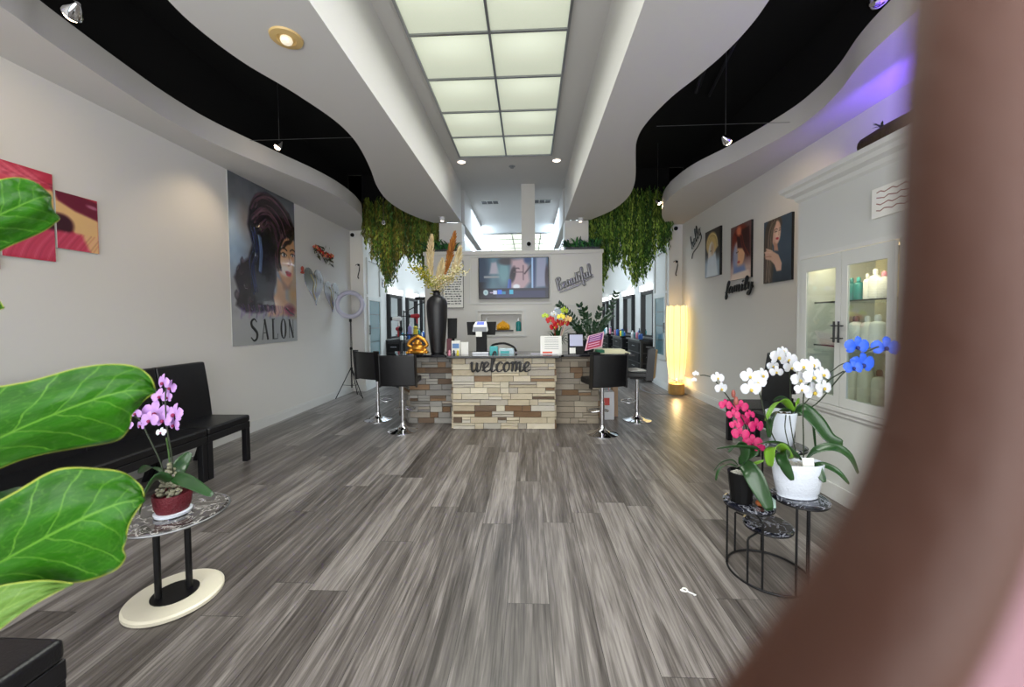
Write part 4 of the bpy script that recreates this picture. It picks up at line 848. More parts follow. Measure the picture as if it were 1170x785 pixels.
def zz_stem(tip, n, bend):
    p0 = Vector((zx_+rnd.uniform(-.03, .03), zy_, CT+.15)); e = vp3(*tip, zy_+rnd.uniform(-.12, .12)); path = smoothpath([p0, (p0+e)/2+Vector(bend), e], 8); m = MB(); m.tube(path, .005, 6)
    for k in range(n):
        i = int(len(path)*(.3+.68*k/n)); q = path[min(i, len(path)-1)]; tdir = (path[min(i+1, len(path)-1)]-path[max(i-1, 0)]).normalized()
        for s in (-1, 1):
            sd = tdir.cross(Vector((0, 1, 0))).normalized()*s; e2 = q+(sd*.7+tdir*.7+Vector((0, -.2, 0))).normalized()*.075
            m.strap([q, q.lerp(e2, .3), q.lerp(e2, .65)+Vector((0, -.006, 0)), e2], [.006, .034, .032, .004], (e2-q).cross(Vector((rnd.uniform(-.4, .4), 1, rnd.uniform(-.4, .4)))), n=3)
    m.build('stem', M['zz'], t)
for tip, n, bend in [((638, 347), 11, (0, 0, .06)), ((662, 348), 9, (0, 0, .03)), ((686, 352), 9, (.02, 0, .02)), ((704, 334), 12, (.06, 0, -.04)), ((650, 366), 8, (0, 0, .03)), ((672, 360), 9, (0, -.05, 0)), ((693, 366), 8, (.03, 0, .02)), ((698, 360), 8, (0, 0, .05)), ((660, 374), 7, (0, 0, .02)), ((680, 372), 7, (0, 0, .02)), ((645, 360), 8, (0, 0, .02)), ((668, 352), 9, (0, .05, .02))]: zz_stem(tip, n, bend)

# ============================================================ bar stools
def make_stool(label, backmat='leather'):
    t = thing('bar_stool', label, 'stool', group='bar stools around the counter')
    b = MB(); b.lathe([(.205, 0), (.205, .008), (.19, .014), (.12, .03), (.06, .055), (.04, .09), (.036, .12)], 40); b.build('base', M['chrome'], t, smooth=True)
    b = MB(); b.cyl((0, 0, .10), .030, .32, 20); b.build('column', M['chrome'], t, smooth=True)
    b = MB(); b.cyl((0, 0, .415), .022, .24, 18); b.build('gas_lift', M['blackmetal'] if False else M['chrome'], t, smooth=True)
    b = MB(); pts = [(.03, .02, .30)]+[(.14*math.cos(R(a)), .12+.11*math.sin(R(a)), .28) for a in range(-40, 221, 20)]+[(-.03, .02, .30)]; b.tube(pts, .009, 8); b.build('footrest', M['chrome'], t, smooth=True)
    b = MB(); b.cbox((0, 0, .642), (.2, .2, .03)); b.build('seat_plate', M['blackmetal'], t)
    b = MB(); b.cbox((0, .01, .70), (.43, .42, .085)); b.build('seat', M['leather'], t, bevel=.025, seg=3)
    # gently curved upholstered back
    b = MB(); n = 10; vs = []
    for i in range(n+1):
        u = -1+2*i/n; x = .24*u; y = -.205+.035*u*u
        for (dy, z) in ((-.03, .65), (.035, .65), (.035, 1.055), (-.03, 1.06)):
            vs.append((x, y+dy-(z-.65)*.08, z))
    fs = [(0, 1, 2, 3), tuple(n*4+k for k in (3, 2, 1, 0))]
    for i in range(n):
        for k in range(4): fs.append((i*4+k, (i+1)*4+k, (i+1)*4+(k+1) % 4, i*4+(k+1) % 4)[::-1])
    b.add(vs, fs); b.build('backrest', M[backmat], t, bevel=.018, seg=3)
    return t
s0 = make_stool('black bar stool with its back to the room, nearest left of the counter'); s0.location = (-1.73, 5.16, 0); s0.rotation_euler.z = R(2)
for x, y, rz, lab in [(-2.31, 5.75, -30, 'black bar stool beside the ring light, turned towards the other left stool'), (.955, 5.06, 16, 'black bar stool in front of the right end of the counter')]:
    c = copy_tree(s0); c.location = (x, y, 0); c.rotation_euler.z = R(rz); c['label'] = lab
c = copy_tree(s0); c.location = (1.60, 5.76, 0); c.rotation_euler.z = R(74); c['label'] = 'bar stool with beige back, farthest right and turned sideways'
# beige shell on the outside of that back, and a paper left on its seat
b = MB(); vs = []; n = 8
for i in range(n+1):
    u = -1+2*i/n; x = .235*u; y = -.242+.035*u*u
    for z in (.66, 1.05): 
        for dy in (0, -.012): vs.append((x, y+dy-(z-.65)*.08, z))
fs = []
for i in range(n):
    q = i*4; r_ = q+4; fs += [(q+1, r_+1, r_+3, q+3), (q, q+2, r_+2, r_), (q, r_, r_+1, q+1), (q+2, q+3, r_+3, r_+2)]
fs += [(0, 1, 3, 2), (n*4, n*4+2, n*4+3, n*4+1)]
b.add(vs, fs); b.build('back_shell', M['beige'], c, label='beige outer shell of the back')
b = MB(); b.T = Matrix.Translation((1.56, 5.78, .745)) @ Matrix.Rotation(R(12), 4, 'Z'); b.cbox((0, 0, .006), (.24, .30, .01)); b.cbox((.01, .01, .014), (.21, .28, .006)); tag(b.build('magazine', M['paper']), 'white papers lying on the seat of the far right stool', 'papers')
# bag under the counter overhang
t = thing('gift_bag', 'white paper bag with red print under the right end of the counter', 'bag', (1.18, 5.85, 0), world=True)
b = MB(); b.box((1.06, 5.78, 0), (1.27, 5.95, .42)); b.build('bag', mat('bag_paper', 'd8d9de', .6), t, bevel=.006)
b = MB(); b.box((1.10, 5.775, .22), (1.20, 5.779, .33)); b.build('print', mat('red_print', 'c04a44', .6), t)
b = MB(); b.tube(smoothpath([(1.12, 5.86, .42), (1.14, 5.86, .5), (1.19, 5.86, .5), (1.21, 5.86, .42)], 4), .004, 6); b.build('handle', M['red'], t)
b = MB(); b.box((1.29, 5.98, 0), (1.37, 6.12, .48)); tag(b.build('cardboard_box', mat('cardboard', 'b79a80', .8)), 'narrow tan cardboard box beside the white bag', 'box')
# ring light on tripod
rx_, ry_ = -3.50, 7.42
t = thing('ring_light', 'white ring light on a black tripod in the left corner', 'ring light', (rx_, ry_, 0), world=True)
b = MB(); b.T = Matrix.Translation((rx_, ry_, 1.84)) @ Matrix.Rotation(R(12), 4, 'Z'); b.torus((0, 0, 0), .235, .044, 48, 10, 'y'); b.build('ring', mat('unlit_ring_tube', 'bfbdd0', .4), t, smooth=True)
b = MB(); b.T = Matrix.Translation((rx_, ry_, 1.84)) @ Matrix.Rotation(R(12), 4, 'Z'); b.cbox((0, .01, -.255), (.07, .04, .05)); b.cbox((0, .01, -.22), (.12, .02, .012)); b.build('bracket', M['whiteplastic'], t)
b = MB(); b.tube([(rx_, ry_+.01, 1.56), (rx_, ry_+.01, .95)], .009, 8); b.tube([(rx_, ry_+.01, .98), (rx_, ry_+.01, .2)], .014, 8); b.build('pole', M['blackmetal'], t, smooth=True)
b = MB(); b.cyl((rx_, ry_+.01, .95), .022, .05, 12); b.cyl((rx_, ry_+.01, .55), .025, .05, 12); b.cyl((rx_, ry_+.01, 1.50), .024, .06, 12); b.build('collar', M['blackplastic'], t)
for a in (215, 335, 95):
    b = MB(); ca, sa = math.cos(R(a)), math.sin(R(a)); b.tube([(rx_+ca*.02, ry_+.01+sa*.02, .57), (rx_+ca*.30, ry_+.01+sa*.30, .01)], .009, 8); b.tube([(rx_, ry_+.01, .24), (rx_+ca*.17, ry_+.01+sa*.17, .27)], .005, 6); b.build('leg', M['blackmetal'], t)
b = MB(); b.tube(smoothpath([(rx_+.02, ry_, 1.5), (rx_+.05, ry_-.03, .9), (rx_+.12, ry_-.05, .3), (rx_+.18, ry_+.05, .012), (rx_+.5, ry_+.05, .006), (rx_+.7, ry_+.25, .006)], 6), .004, 6); b.build('power_cord', M['blackplastic'], t)

# ============================================================ black leather benches and chairs (front towards +x)
def make_seat(name, label, cat, L, back=True, seams=0, group=None, solid=False):
    t = thing(name, label, cat, group=group); h = L/2
    b = MB(); b.box((-.16, -h, .36), (.31, h, .43)); b.build('apron', M['blackwood'], t, bevel=.006)
    b = MB(); b.cbox((.075, 0, .465), (.48, L, .075)); b.build('seat', M['leather'], t, bevel=.022, seg=3)
    for sy in (-1, 1):
        for fx in (0, 1):
            m = MB()
            if fx: m.box((.25, sy*h-sy*.055-.0, 0), (.305, sy*h-sy*.0, .37)) if True else 0
            else:
                y0, y1 = sorted((sy*h, sy*(h-.05))); m.add([(-.315, y0, 0), (-.27, y0, 0), (-.27, y1, 0), (-.315, y1, 0), (-.16, y0, .42), (-.10, y0, .42), (-.10, y1, .42), (-.16, y1, .42)], [(3, 2, 1, 0), (4, 5, 6, 7), (0, 1, 5, 4), (1, 2, 6, 5), (2, 3, 7, 6), (3, 0, 4, 7)])
            m.build('leg', M['blackwood'], t, bevel=.004)
    if back:
        m = MB(); n = 8; vs = []
        for i in range(n+1):
            z = .44+.64*i/n; x = -.105-.075*(i/n)**1.4
            for y in (-h, h):
                vs += [(x, y, z), (x-.09+.02*(i/n), y, z)]
        fs = [(0, 2, 3, 1), tuple(n*4+k for k in (0, 1, 3, 2))]
        for i in range(n):
            q = i*4; r_ = q+4; fs += [(q, r_, r_+2, q+2), (q+1, q+3, r_+3, r_+1), (q, q+1, r_+1, r_), (q+2, r_+2, r_+3, q+3)]
        m.add(vs, fs); m.build('backrest', M['leather'], t, bevel=.016, seg=3)
        if seams:
            m = MB()
            for k in range(1, seams): y = -h+L*k/seams; m.tube([(-.10-.075*(i/8)**1.4+.004, y, .5+.56*i/8) for i in range(9)], .004, 6)
            m.build('seam', M['blackwood'], t)
    return t
o = make_seat('waiting_bench', 'long black leather bench with backrest along the left wall', 'bench', 1.98, seams=3, group=None); o.location = (-3.36, 2.50, 0)
ch = make_seat('waiting_chair', 'black leather side chair at the far end of the long left bench', 'chair', .548, group='black leather waiting chairs'); ch.location = (-3.36, 3.775, 0)
c = copy_tree(ch); c.location = (2.745, 4.585, 0); c.rotation_euler.z = R(180); c['label'] = 'black leather chair against the right wall, farther from the display cabinet'
c = copy_tree(ch); c.location = (2.745, 4.02, 0); c.rotation_euler.z = R(180); c['label'] = 'black leather chair right beside the display cabinet, behind the orchids'
o = make_seat('ottoman_bench', 'black leather backless bench cut off at the bottom left corner', 'bench', .62, back=False); o.location = (-1.80, .83, 0)

# ============================================================ floor lamp
lx, ly = 2.95, 7.82
t = thing('floor_lamp', 'tall lit paper floor lamp on a round wooden base in the right corner', 'floor lamp', (lx, ly, 0), world=True)
b = MB(); b.lathe([(.15, 0), (.155, .01), (.15, .20), (.145, .21)], 32, (lx, ly, 0)); b.build('base', M['lampwood'], t, smooth=False)
b = MB(); b.cyl((lx, ly, .2), .012, .3, 10); b.build('pole', M['steel'], t)
shade = mat('glowing_paper_shade', 'f0d9a0', .8); nt = shade.node_tree; bs = nt.nodes['Principled BSDF']
tc = nt.nodes.new('ShaderNodeTexCoord'); sp = nt.nodes.new('ShaderNodeSeparateXYZ'); nt.links.new(tc.outputs['Object'], sp.inputs[0])
rmp = nt.nodes.new('ShaderNodeValToRGB'); dv = nt.nodes.new('ShaderNodeMath'); dv.operation = 'DIVIDE'; dv.inputs[1].default_value = 1.8; nt.links.new(sp.outputs[2], dv.inputs[0]); nt.links.new(dv.outputs[0], rmp.inputs[0])
e = rmp.color_ramp.elements; e[0].position = .15; e[0].color = (*srgb('f6dcae'), 1); e[1].position = 1; e[1].color = (*srgb('f3d8a0'), 1)
for pp, cc in ((.36, 'ffe08a'), (.5, 'ffe694'), (.62, 'ead09a'), (.80, 'ffe69a')): k = e.new(pp); k.color = (*srgb(cc), 1)
nt.links.new(rmp.outputs[0], bs.inputs['Emission Color']); bs.inputs['Emission Strength'].default_value = .95
b = MB(); n = 40; rows = [(.31, .13), (.42, .155), (.6, .175), (.9, .192), (1.2, .198), (1.5, .198), (1.76, .19)]; vs = []
for z, r_ in rows:
    for k in range(n):
        a = 6.28318*k/n; rr = r_*(1+.035*math.cos(10*a)); vs.append((lx+rr*math.cos(a), ly+rr*math.sin(a), z+(.012*math.cos(10*a) if z in (.31, 1.76) else 0)))
b.add(vs, [(i*n+k, i*n+(k+1) % n, (i+1)*n+(k+1) % n, (i+1)*n+k) for i in range(len(rows)-1) for k in range(n)]); b.build('lamp_shade', shade, t, smooth=True)
b = MB()
for k in range(10):
    a = 6.28318*(k+.5)/10; b.tube([(lx+r_*.97*math.cos(a), ly+r_*.97*math.sin(a), z) for z, r_ in rows], .003, 5)
b.build('ribs', mat('rib_wire', 'c9a860', .5), t)
l = bpy.data.lights.new('lamp_glow', 'POINT'); l.energy = 7; l.color = (1, .70, .32); l.shadow_soft_size = .05; o = bpy.data.objects.new('lamp_glow', l); o.parent = t; o.location = (0, -.03, .30); C.objects.link(o)
b = MB(); b.tube(smoothpath([(lx-.16, ly-.02, .02), (2.65, 7.75, .006), (2.45, 7.9, .006), (2.4, 8.3, .006), (2.5, 8.7, .006)], 8), .006, 6); b.build('power_cord', M['greyplastic'], t)
# stray key on the floor
t = thing('key', 'small white key lying on the plank floor', 'key', (.86, 2.111, 0), R(-40))
b = MB(); b.cbox((.022, 0, .0025), (.05, .007, .004)); b.cbox((.04, -.005, .0025), (.006, .008, .004)); b.build('blade', M['whiteplastic'], t)
b = MB(); b.torus((-.012, 0, .004), .013, .0045, 18, 6); b.cbox((-.022, -.014, .003), (.02, .008, .004)); b.build('bow', M['paper'], t, smooth=True)
# ============================================================ pictures on the left wall
def wall_print(name, lab, cat, xw, y0, y1, z0, z1, paint, m, thick=.02, group=None, edge='white', side=1):
    """a picture hung on a side wall; y0 is its left edge as seen from inside the room"""
    t = thing(name, lab, cat, (xw, (y0+y1)/2, z0), world=True, group=group); s = side
    b = MB(); b.box((xw, min(y0, y1), z0), (xw+s*thick, max(y0, y1), z1)); b.build('backing', M[edge], t)
    b = MB(); x = xw+s*(thick+.0015); paint.mesh(b, (x, y0, z1), (x, y1, z1), (x, y1, z0), (x, y0, z0)); b.build('print', m, t, colors=True); return t
p = Paint(120, 194, '8f9398')
p.grad(lambda X, Y: np.clip(1-Y/.3, 0, 1), '4c5158', .9); p.ell(.08, .33, .14, .12, 'c4d8ea', 10, 1.2, .85); p.ell(.06, .47, .14, .10, '8aa8c8', 0, 1.2, .7); p.ell(.2, .25, .08, .08, 'a88a78', 0, 1.5, .5)
p.grad(lambda X, Y: np.clip((X-.80)/.1, 0, 1)*np.clip(1-np.abs(Y-.66)/.26, 0, 1), 'b98a52', .95); p.grad(lambda X, Y: np.clip((Y-.6)/.25, 0, 1)*(X < .8), 'a5a6ab', .6)
# hair mass
p.poly([(.27, .17), (.36, .07), (.52, .025), (.72, .04), (.90, .10), (.985, .18), (.985, .27), (.88, .30), (.74, .32), (.66, .42), (.62, .55), (.60, .66), (.62, .76), (.40, .80), (.18, .80), (.06, .76), (.10, .68), (.05, .60), (.12, .52), (.24, .47), (.30, .38), (.24, .27)], '1b1420', .035)
# face, neck, shoulder
p.poly([(.68, .31), (.80, .27), (.97, .28), (.99, .34), (.975, .42), (.955, .455), (.95, .53), (.91, .585), (.84, .62), (.74, .58), (.67, .50), (.64, .42)], 'd09a70', .03); p.ell(.80, .46, .12, .075, 'e9bd98', 10, .8, .9)
p.poly([(.66, .56), (.80, .61), (.80, .70), (.95, .76), (.93, .81), (.50, .82), (.56, .72), (.64, .66)], 'c79a78', .04); p.ell(.60, .76, .12, .05, 'dcb8a0', 0, 1, .9)
p.ell(.80, .50, .08, .035, 'fbeee6', 5, .9, .95); p.ell(.90, .455, .03, .04, 'f6e0d0', 0, .9, .8); p.poly([(.72, .56), (.84, .61), (.92, .57), (.88, .63), (.76, .64)], '8a5a44', .04, .7)
# fringe curls over the forehead
p.strands([(.95, .20), (.84, .24), (.72, .33), (.68, .44), (.70, .50)], 22, .035, .016, ['24161f', '3c2430', '1a1018', '5c3a40'], .85); p.strands([(.97, .22), (.92, .29), (.84, .31), (.78, .345)], 10, .02, .012, ['2a1820', '4a2c34'], .85)
# eyes, brows, nose, mouth
p.line([(.735, .365), (.78, .348), (.84, .362)], .016, '20121a'); p.line([(.735, .395), (.78, .383), (.835, .395)], .014, '180e16'); p.ell(.785, .398, .036, .011, 'efe6e2', 0, .4); p.ell(.79, .397, .017, .012, '2c2a3c', 0, .3); p.line([(.745, .408), (.79, .412), (.83, .404)], .006, '6a3c34')
p.line([(.90, .358), (.94, .345), (.985, .352)], .014, '20121a'); p.line([(.905, .385), (.94, .376), (.98, .384)], .013, '180e16'); p.ell(.945, .388, .026, .010, 'efe6e2', 0, .4); p.ell(.945, .387, .014, .011, '2c2a3c', 0, .3)
p.line([(.872, .40), (.895, .445), (.885, .462), (.855, .466)], .009, 'a5694a'); p.ell(.86, .515, .055, .011, 'a01c2c', 6, .35); p.ell(.862, .528, .045, .013, 'c8384a', 6, .4); p.line([(.81, .518), (.86, .519), (.905, .514)], .006, '5a0c18')
# curls and lights in the hair
for pts, cols in [([(.34, .16), (.44, .08), (.62, .06), (.80, .12), (.92, .20)], ['5a3a48', '2a1a24', '7a5660', '140e16']), ([(.34, .22), (.46, .15), (.60, .14), (.74, .20), (.80, .27)], ['6b4a54', '1c1220', '8a6670', '2c1c26']), ([(.42, .26), (.52, .21), (.62, .24), (.66, .32)], ['4a3240', '16101a', '6a4a58']), ([(.33, .3), (.36, .42), (.30, .52), (.34, .66)], ['14121e', '2c2c4c', '3a4a7c']), ([(.48, .34), (.50, .46), (.45, .58), (.50, .74)], ['141020', '2e2034', '24243c']), ([(.58, .44), (.60, .56), (.54, .66), (.58, .78)], ['161020', '3a2438'])]: p.strands(pts, 24, .06, .013, cols, .7)
p.strands([(.40, .32), (.42, .42), (.40, .54)], 7, .018, .010, ['9cc0ee', '6a90d0', 'c4dcf8'], .55)
for cx_, cy_, r_ in [(.14, .56, .06), (.20, .64, .07), (.10, .70, .05), (.26, .72, .06), (.38, .74, .06), (.18, .50, .045), (.50, .76, .05)]:
    for q_ in (1, .7, .4): p.line([(cx_+r_*q_*math.cos(a), cy_+r_*q_*.62*math.sin(a)) for a in [k*.7 for k in range(7)]], .012, ['120e18', '4a3440', '2a1c2c'][int(q_*3) % 3], .012, .85)
for k in range(22): x0 = .12+k*.034; p.line([(x0, .755), (x0+.015, .79), (x0, .835-.02*(k % 3))], .013, ['5a3f86', '7d5fa6', '3c2450', 'a86a9a'][k % 4], .02, .55)
p.ell(.87, .775, .09, .04, '6a1c34', 0, .8, .9); p.strands([(.80, .76), (.88, .79), (.94, .80)], 8, .03, .012, ['a83a58', '3a1020', '7a2440'], .8); p.mottle(.03)
p.grad(lambda X, Y: np.clip((Y-.825)/.03, 0, 1), '9fa2a3', .95)
wall_print('salon_poster', 'tall glossy painted poster of a dark-haired woman, headed SALON at its foot', 'poster', XL+.002, 4.765, 6.15, 1.198, 3.434, p, M['gloss_print'], .008)
t = C.objects['salon_poster']
xq = XL+.0135; m = MB()
def yz(u, v): return (xq, 4.765+1.385*u, 3.436-2.238*v)
def stroke(pts, r): m.tube([yz(*q) for q in pts], [k*1.15 for k in r] if isinstance(r, list) else r*1.15, 6, flat=(Vector((1, 0, 0)), .15))
sp_ = smoothpath([(.325, .862, 0), (.29, .842, 0), (.25, .858, 0), (.255, .886, 0), (.29, .905, 0), (.325, .93, 0), (.32, .962, 0), (.28, .976, 0), (.24, .955, 0)], 5); stroke([(q.x, q.y) for q in sp_], [.006+.014*math.sin(math.pi*min(1, i/len(sp_)*1.0)) for i in range(len(sp_))])
stroke([(.40, .975), (.44, .842)], .006); stroke([(.44, .842), (.485, .975)], .017); stroke([(.415, .93), (.465, .93)], .005)
stroke([(.57, .842), (.57, .975)], .017); stroke([(.57, .973), (.64, .973), (.645, .94)], .006); stroke([(.55, .842), (.60, .842)], .005)
op = [(.745+.038*math.cos(a), .908+.067*math.sin(a)) for a in [R(k*15) for k in range(25)]]; stroke(op, [.005+.014*abs(math.cos(R(k*15))) for k in range(25)])
stroke([(.85, .975), (.85, .842)], .006); stroke([(.85, .842), (.92, .975)], .017); stroke([(.92, .975), (.92, .842)], .006)
m.build('lettering', M['blackwood'], t)
# split canvas with red hair and lips
def red_panel(u0, u1, v0, v1, w_, h_):
    q = Paint(w_, h_, 'b83048'); X = u0+(u1-u0)*q.X; Y = v0+(v1-v0)*q.Y; q.X, q.Y = X, Y; q.asp = 1.0
    q.ell(.05, .18, .16, .10, '2a0a18', 0, .3); q.poly([(.0, .0), (.55, .05), (.5, .2), (.2, .18), (.0, .1)], 'd2566a', .05); q.poly([(.30, .3), (.62, .18), (1.0, .42), (1.0, .85), (.88, .8), (.75, .55), (.55, .45), (.4, .6)], 'dcb47c', .03)
    q.poly([(.60, .12), (1.0, .2), (1.0, .42), (.8, .36), (.66, .28)], '6a1630', .03); q.ell(.66, .55, .12, .13, '38101e', 30, .3); q.poly([(.15, .75), (.5, .62), (.85, .62), (.93, .86), (.5, .95), (.1, .95)], 'c2405c', .04)
    for k in range(24): x0 = .2+k*.03; q.line([(x0, 1.0), (x0+.05, .82), (x0+.16, .62)], .006, ['e8869a', '7a1830', 'a82844'][k % 3], .01, .5)
    for k in range(10): q.line([(.0+k*.05, .02), (.1+k*.05, .1), (.3+k*.04, .14)], .008, ['f09aa4', '8a1c34'][k % 2], .01, .5)
    q.ell(.95, .27, .05, .02, 'd89ab4', 10, .8, .6); return q
for (y0, y1, z0, z1, u0, u1, v0, v1, lab) in [(2.955, 3.255, 2.116, 2.575, .64, 1.0, .17, .82, 'rightmost panel of the split red-hair picture on the left wall'), (2.625, 2.94, 2.0, 2.69, .28, .63, .0, .98, 'second panel from the right of the split red-hair picture'), (2.29, 2.61, 1.90, 2.83, .0, .27, -.05, 1.0, 'panel of the split red-hair picture cut off by the left edge')]:
    wall_print('canvas_print', lab, 'picture', XL, y0, y1, z0, z1, red_panel(u0, u1, v0, v1, 44, 60), M['canvas'], .022, 'split red-hair canvas panels')
# dome-like hearts, flower cluster and little letters between poster and corner
def heart(m, cy, cz, s, x, lean):
    pts = []
    for k in range(36):
        a = 6.28318*k/36; hx = 16*math.sin(a)**3/17; hz = (13*math.cos(a)-5*math.cos(2*a)-2*math.cos(3*a)-math.cos(4*a))/17; pts.append((cy+s*(hx*.85+lean*hz*.35), cz+s*hz))
    n = len(pts); vs = [(x, a, b_) for a, b_ in pts]+[(x+.012, a, b_) for a, b_ in pts]
    m.add(vs, [tuple(range(n, 2*n)), tuple(range(n-1, -1, -1))]+[(i, (i+1) % n, n+(i+1) % n, n+i) for i in range(n)])
for cy, cz, s, ln, lab in [(6.70, 2.18, .38, -.35, 'pale glossy heart plaque nearer the poster on the left wall'), (7.30, 2.03, .34, -.1, 'pale glossy heart plaque nearer the corner on the left wall')]:
    t = thing('heart_plaque', lab, 'wall decoration', (XL, cy, cz-s), world=True); m = MB(); heart(m, cy, cz, s, XL, ln); m.build('plaque', mat('pearl_plaque', 'b4b6be', .12, .55, coat=1), t)
    m = MB(); k = smoothpath([(XL+.016, cy-.12, cz+.15), (XL+.016, cy-.02, cz+.02), (XL+.016, cy-.06, cz-.14), (XL+.016, cy+.02, cz-.28)], 5); m.tube(k, .012, 6, flat=(Vector((1, 0, 0)), .2)); m.tube([q+Vector((0, .08, .03)) for q in k[:12]], .008, 6, flat=(Vector((1, 0, 0)), .2)); m.build('gold_vein', mat('dull_gold', 'b8a468', .35, .5), t)
t = thing('flower_cluster', 'small cluster of red and dark flowers fixed above the heart plaques', 'wall decoration', (XL, 6.95, 2.74), world=True)
rnd = random.Random(31); 
m = MB()
for k in range(60): 
    y = rnd.uniform(6.65, 7.28); z = 2.79-(y-6.65)*.14+rnd.gauss(0, .06); m.col = tuple(c*rnd.uniform(.7, 1.2) for c in srgb(rnd.choice(['2c3a1c', '43512a', '5a4a2a', '24301a']))); a = rnd.uniform(0, 6.28)
    m.strap([(XL+.01, y, z), (XL+.05, y+math.cos(a)*.04, z+math.sin(a)*.04), (XL+.06, y+math.cos(a)*.09, z+math.sin(a)*.09)], [.01, .04, .004], (.3, -math.sin(a), math.cos(a)), n=3)
m.build('leaves', M['foliage'], t, colors=True)
for k in range(7):
    y = 6.70+k*.09; z = 2.80-(y-6.65)*.14+rnd.uniform(-.05, .05); m = MB(); flower_mb(m, (XL+.05, y, z), (1, -.5, .2), .055, rnd); m.build('flower', [M['red'] if k % 3 else mat('coral_petal', 'd2705a', .5), M['lip_y']], t, label='red flower' if k % 3 else 'coral flower')
t = thing('letter_row', 'slanting row of small dark raised letters across the heart plaques', 'sign', (XL, 7.0, 2.2), world=True); m = MB()
for k in range(17):
    if k in (5, 11): continue
    y = 6.45+k*.072; z = 2.36-k*.024; hh = .05 if k not in (6, 12) else .075
    a = rnd.choice([[(0, 0), (0, hh)], [(0, 0), (0, hh), (.035, 0), (.035, hh)], [(0, hh), (.035, hh*.8), (0, hh*.5), (.035, 0)]]); m.tube([(XL+.03, y+u, z+v) for u, v in a], .0055, 5, flat=(Vector((1, 0, 0)), .4))
m.build('lettering', M['blackmetal'], t)
m = MB(); m.ell((XL+.03, 6.31, 2.39), .02, .035, .05, 10, 8); m.ell((XL+.03, 6.31, 2.33), .025, .05, .02, 10, 6); tag(m.build('figurine_magnet', mat('brick_red', 'a04434', .5), smooth=True), 'tiny brick-red figure at the left start of the letter row', 'wall decoration')
# ============================================================ pictures and words on the right wall
def portrait(kind):
    q = Paint(56, 78, '2a2428')
    if kind == 0:
        q.rect(0, 0, 1, 1, '3c3230'); q.grad(lambda X, Y: np.clip((Y-.5)/.2, 0, 1), '9fb2c6', .9); q.ell(.45, .30, .36, .24, 'd8b878', 0, .2); q.ell(.42, .5, .2, .24, 'e6dccf', 5, .2); q.poly([(.2, .6), (.7, .5), (.85, 1), (.1, 1)], 'cfd8e2', .08); q.ell(.5, .42, .1, .12, 'b78a5c', 0, .8, .6)
        q.strands([(.2, .3), (.4, .12), (.7, .2), (.8, .4)], 16, .06, .03, ['f0dca8', 'b08c4c', 'e6cc8c']); q.line([(.36, .45), (.44, .45)], .02, '4a3a34'); q.rect(.92, 0, 1, 1, '1a1618', .8)
    elif kind == 1:
        q.rect(0, 0, 1, 1, '6a4a4a'); q.grad(lambda X, Y: np.clip((Y-.6)/.2, 0, 1), 'd8bab0', .9); q.ell(.5, .3, .42, .28, '7a2a1c', 0, .2); q.ell(.45, .52, .26, .26, 'e8b088', 0, .15); q.poly([(.3, .12), (.9, .1), (.95, .62), (.75, .56), (.6, .45), (.35, .42)], '3a1216', .05); q.ell(.25, .6, .12, .26, '8a9ac4', 0, .6, .8)
        q.strands([(.25, .15), (.5, .2), (.62, .4), (.85, .6)], 24, .06, .025, ['2a0c10', 'a03a20', '5a1a18']); q.ell(.42, .12, .12, .08, 'e0805c', 30, .8, .9); q.line([(.3, .5), (.4, .49)], .025, '4a2420'); q.ell(.42, .68, .07, .022, 'b84a44', 0, .4); q.poly([(.2, .75), (.7, .75), (.8, .9), (.15, .9)], '7484b4', .1); q.poly([(.1, .88), (.9, .85), (1, 1), (0, 1)], 'e8d2c4', .05)
    else:
        q.rect(0, 0, 1, 1, '3c4c5e'); q.grad(lambda X, Y: np.clip((Y-.6)/.4, 0, 1), '222c38', .9); q.poly([(.08, .1), (.2, .0), (.62, .0), (.68, .12), (.60, .2), (.36, .12), (.3, .3), (.32, .5), (.4, .7), (.34, 1), (.0, 1), (.0, .4)], '4a4038', .05)
        q.ell(.47, .24, .155, .19, 'd4ab98', 8, .18); q.ell(.52, .27, .08, .1, 'e6c8b8', 0, 1, .8); q.poly([(.38, .36), (.52, .42), (.55, .52), (.4, .5)], 'b88c78', .04); q.strands([(.40, .04), (.28, .2), (.24, .5), (.18, .95)], 30, .09, .022, ['3a302c', '7a6a5c', '5a4c44', '978474'], .8)
        q.line([(.40, .19), (.47, .175), (.52, .19)], .016, '2c1e1c'); q.line([(.41, .215), (.50, .215)], .018, '1c1414'); q.line([(.57, .18), (.62, .18)], .014, '2c1e1c'); q.line([(.565, .21), (.61, .208)], .016, '1c1414'); q.line([(.55, .22), (.57, .27), (.54, .28)], .010, 'a0705e'); q.ell(.51, .325, .055, .018, 'b02c3c', 6, .4)
        q.poly([(.06, .50), (.14, .44), (.34, .50), (.56, .58), (.68, .72), (.66, .83), (.50, .83), (.42, .72), (.28, .64), (.08, .60)], 'd2ac98', .025); q.line([(.04, .49), (.3, .52)], .022, 'e0c0ae'); q.line([(.04, .56), (.3, .58)], .018, 'a87c68'); q.line([(.10, .44), (.34, .50)], .018, 'e0c0ae')
    q.mottle(.02); return q
for k, (y0, y1, z0, z1, lab) in enumerate([(7.02, 6.478, 2.222, 3.02, 'canvas portrait of a person with golden blond curls, leftmost of three'), (6.15, 5.606, 2.085, 2.893, 'canvas portrait of a person with glossy red hair, middle of three'), (5.307, 4.765, 1.96, 2.765, 'canvas portrait of a person touching the chin on blue, rightmost of three')]):
    wall_print('portrait_canvas', lab, 'picture', XR, y0, y1, z0, z1, portrait(k), M['canvas'], .03, 'three salon portraits', 'blackwood', -1)
t = thing('script_sign', 'small slanted black cursive hello with a curled underline near the corner', 'sign', (XR, 7.4, 2.9), world=True)
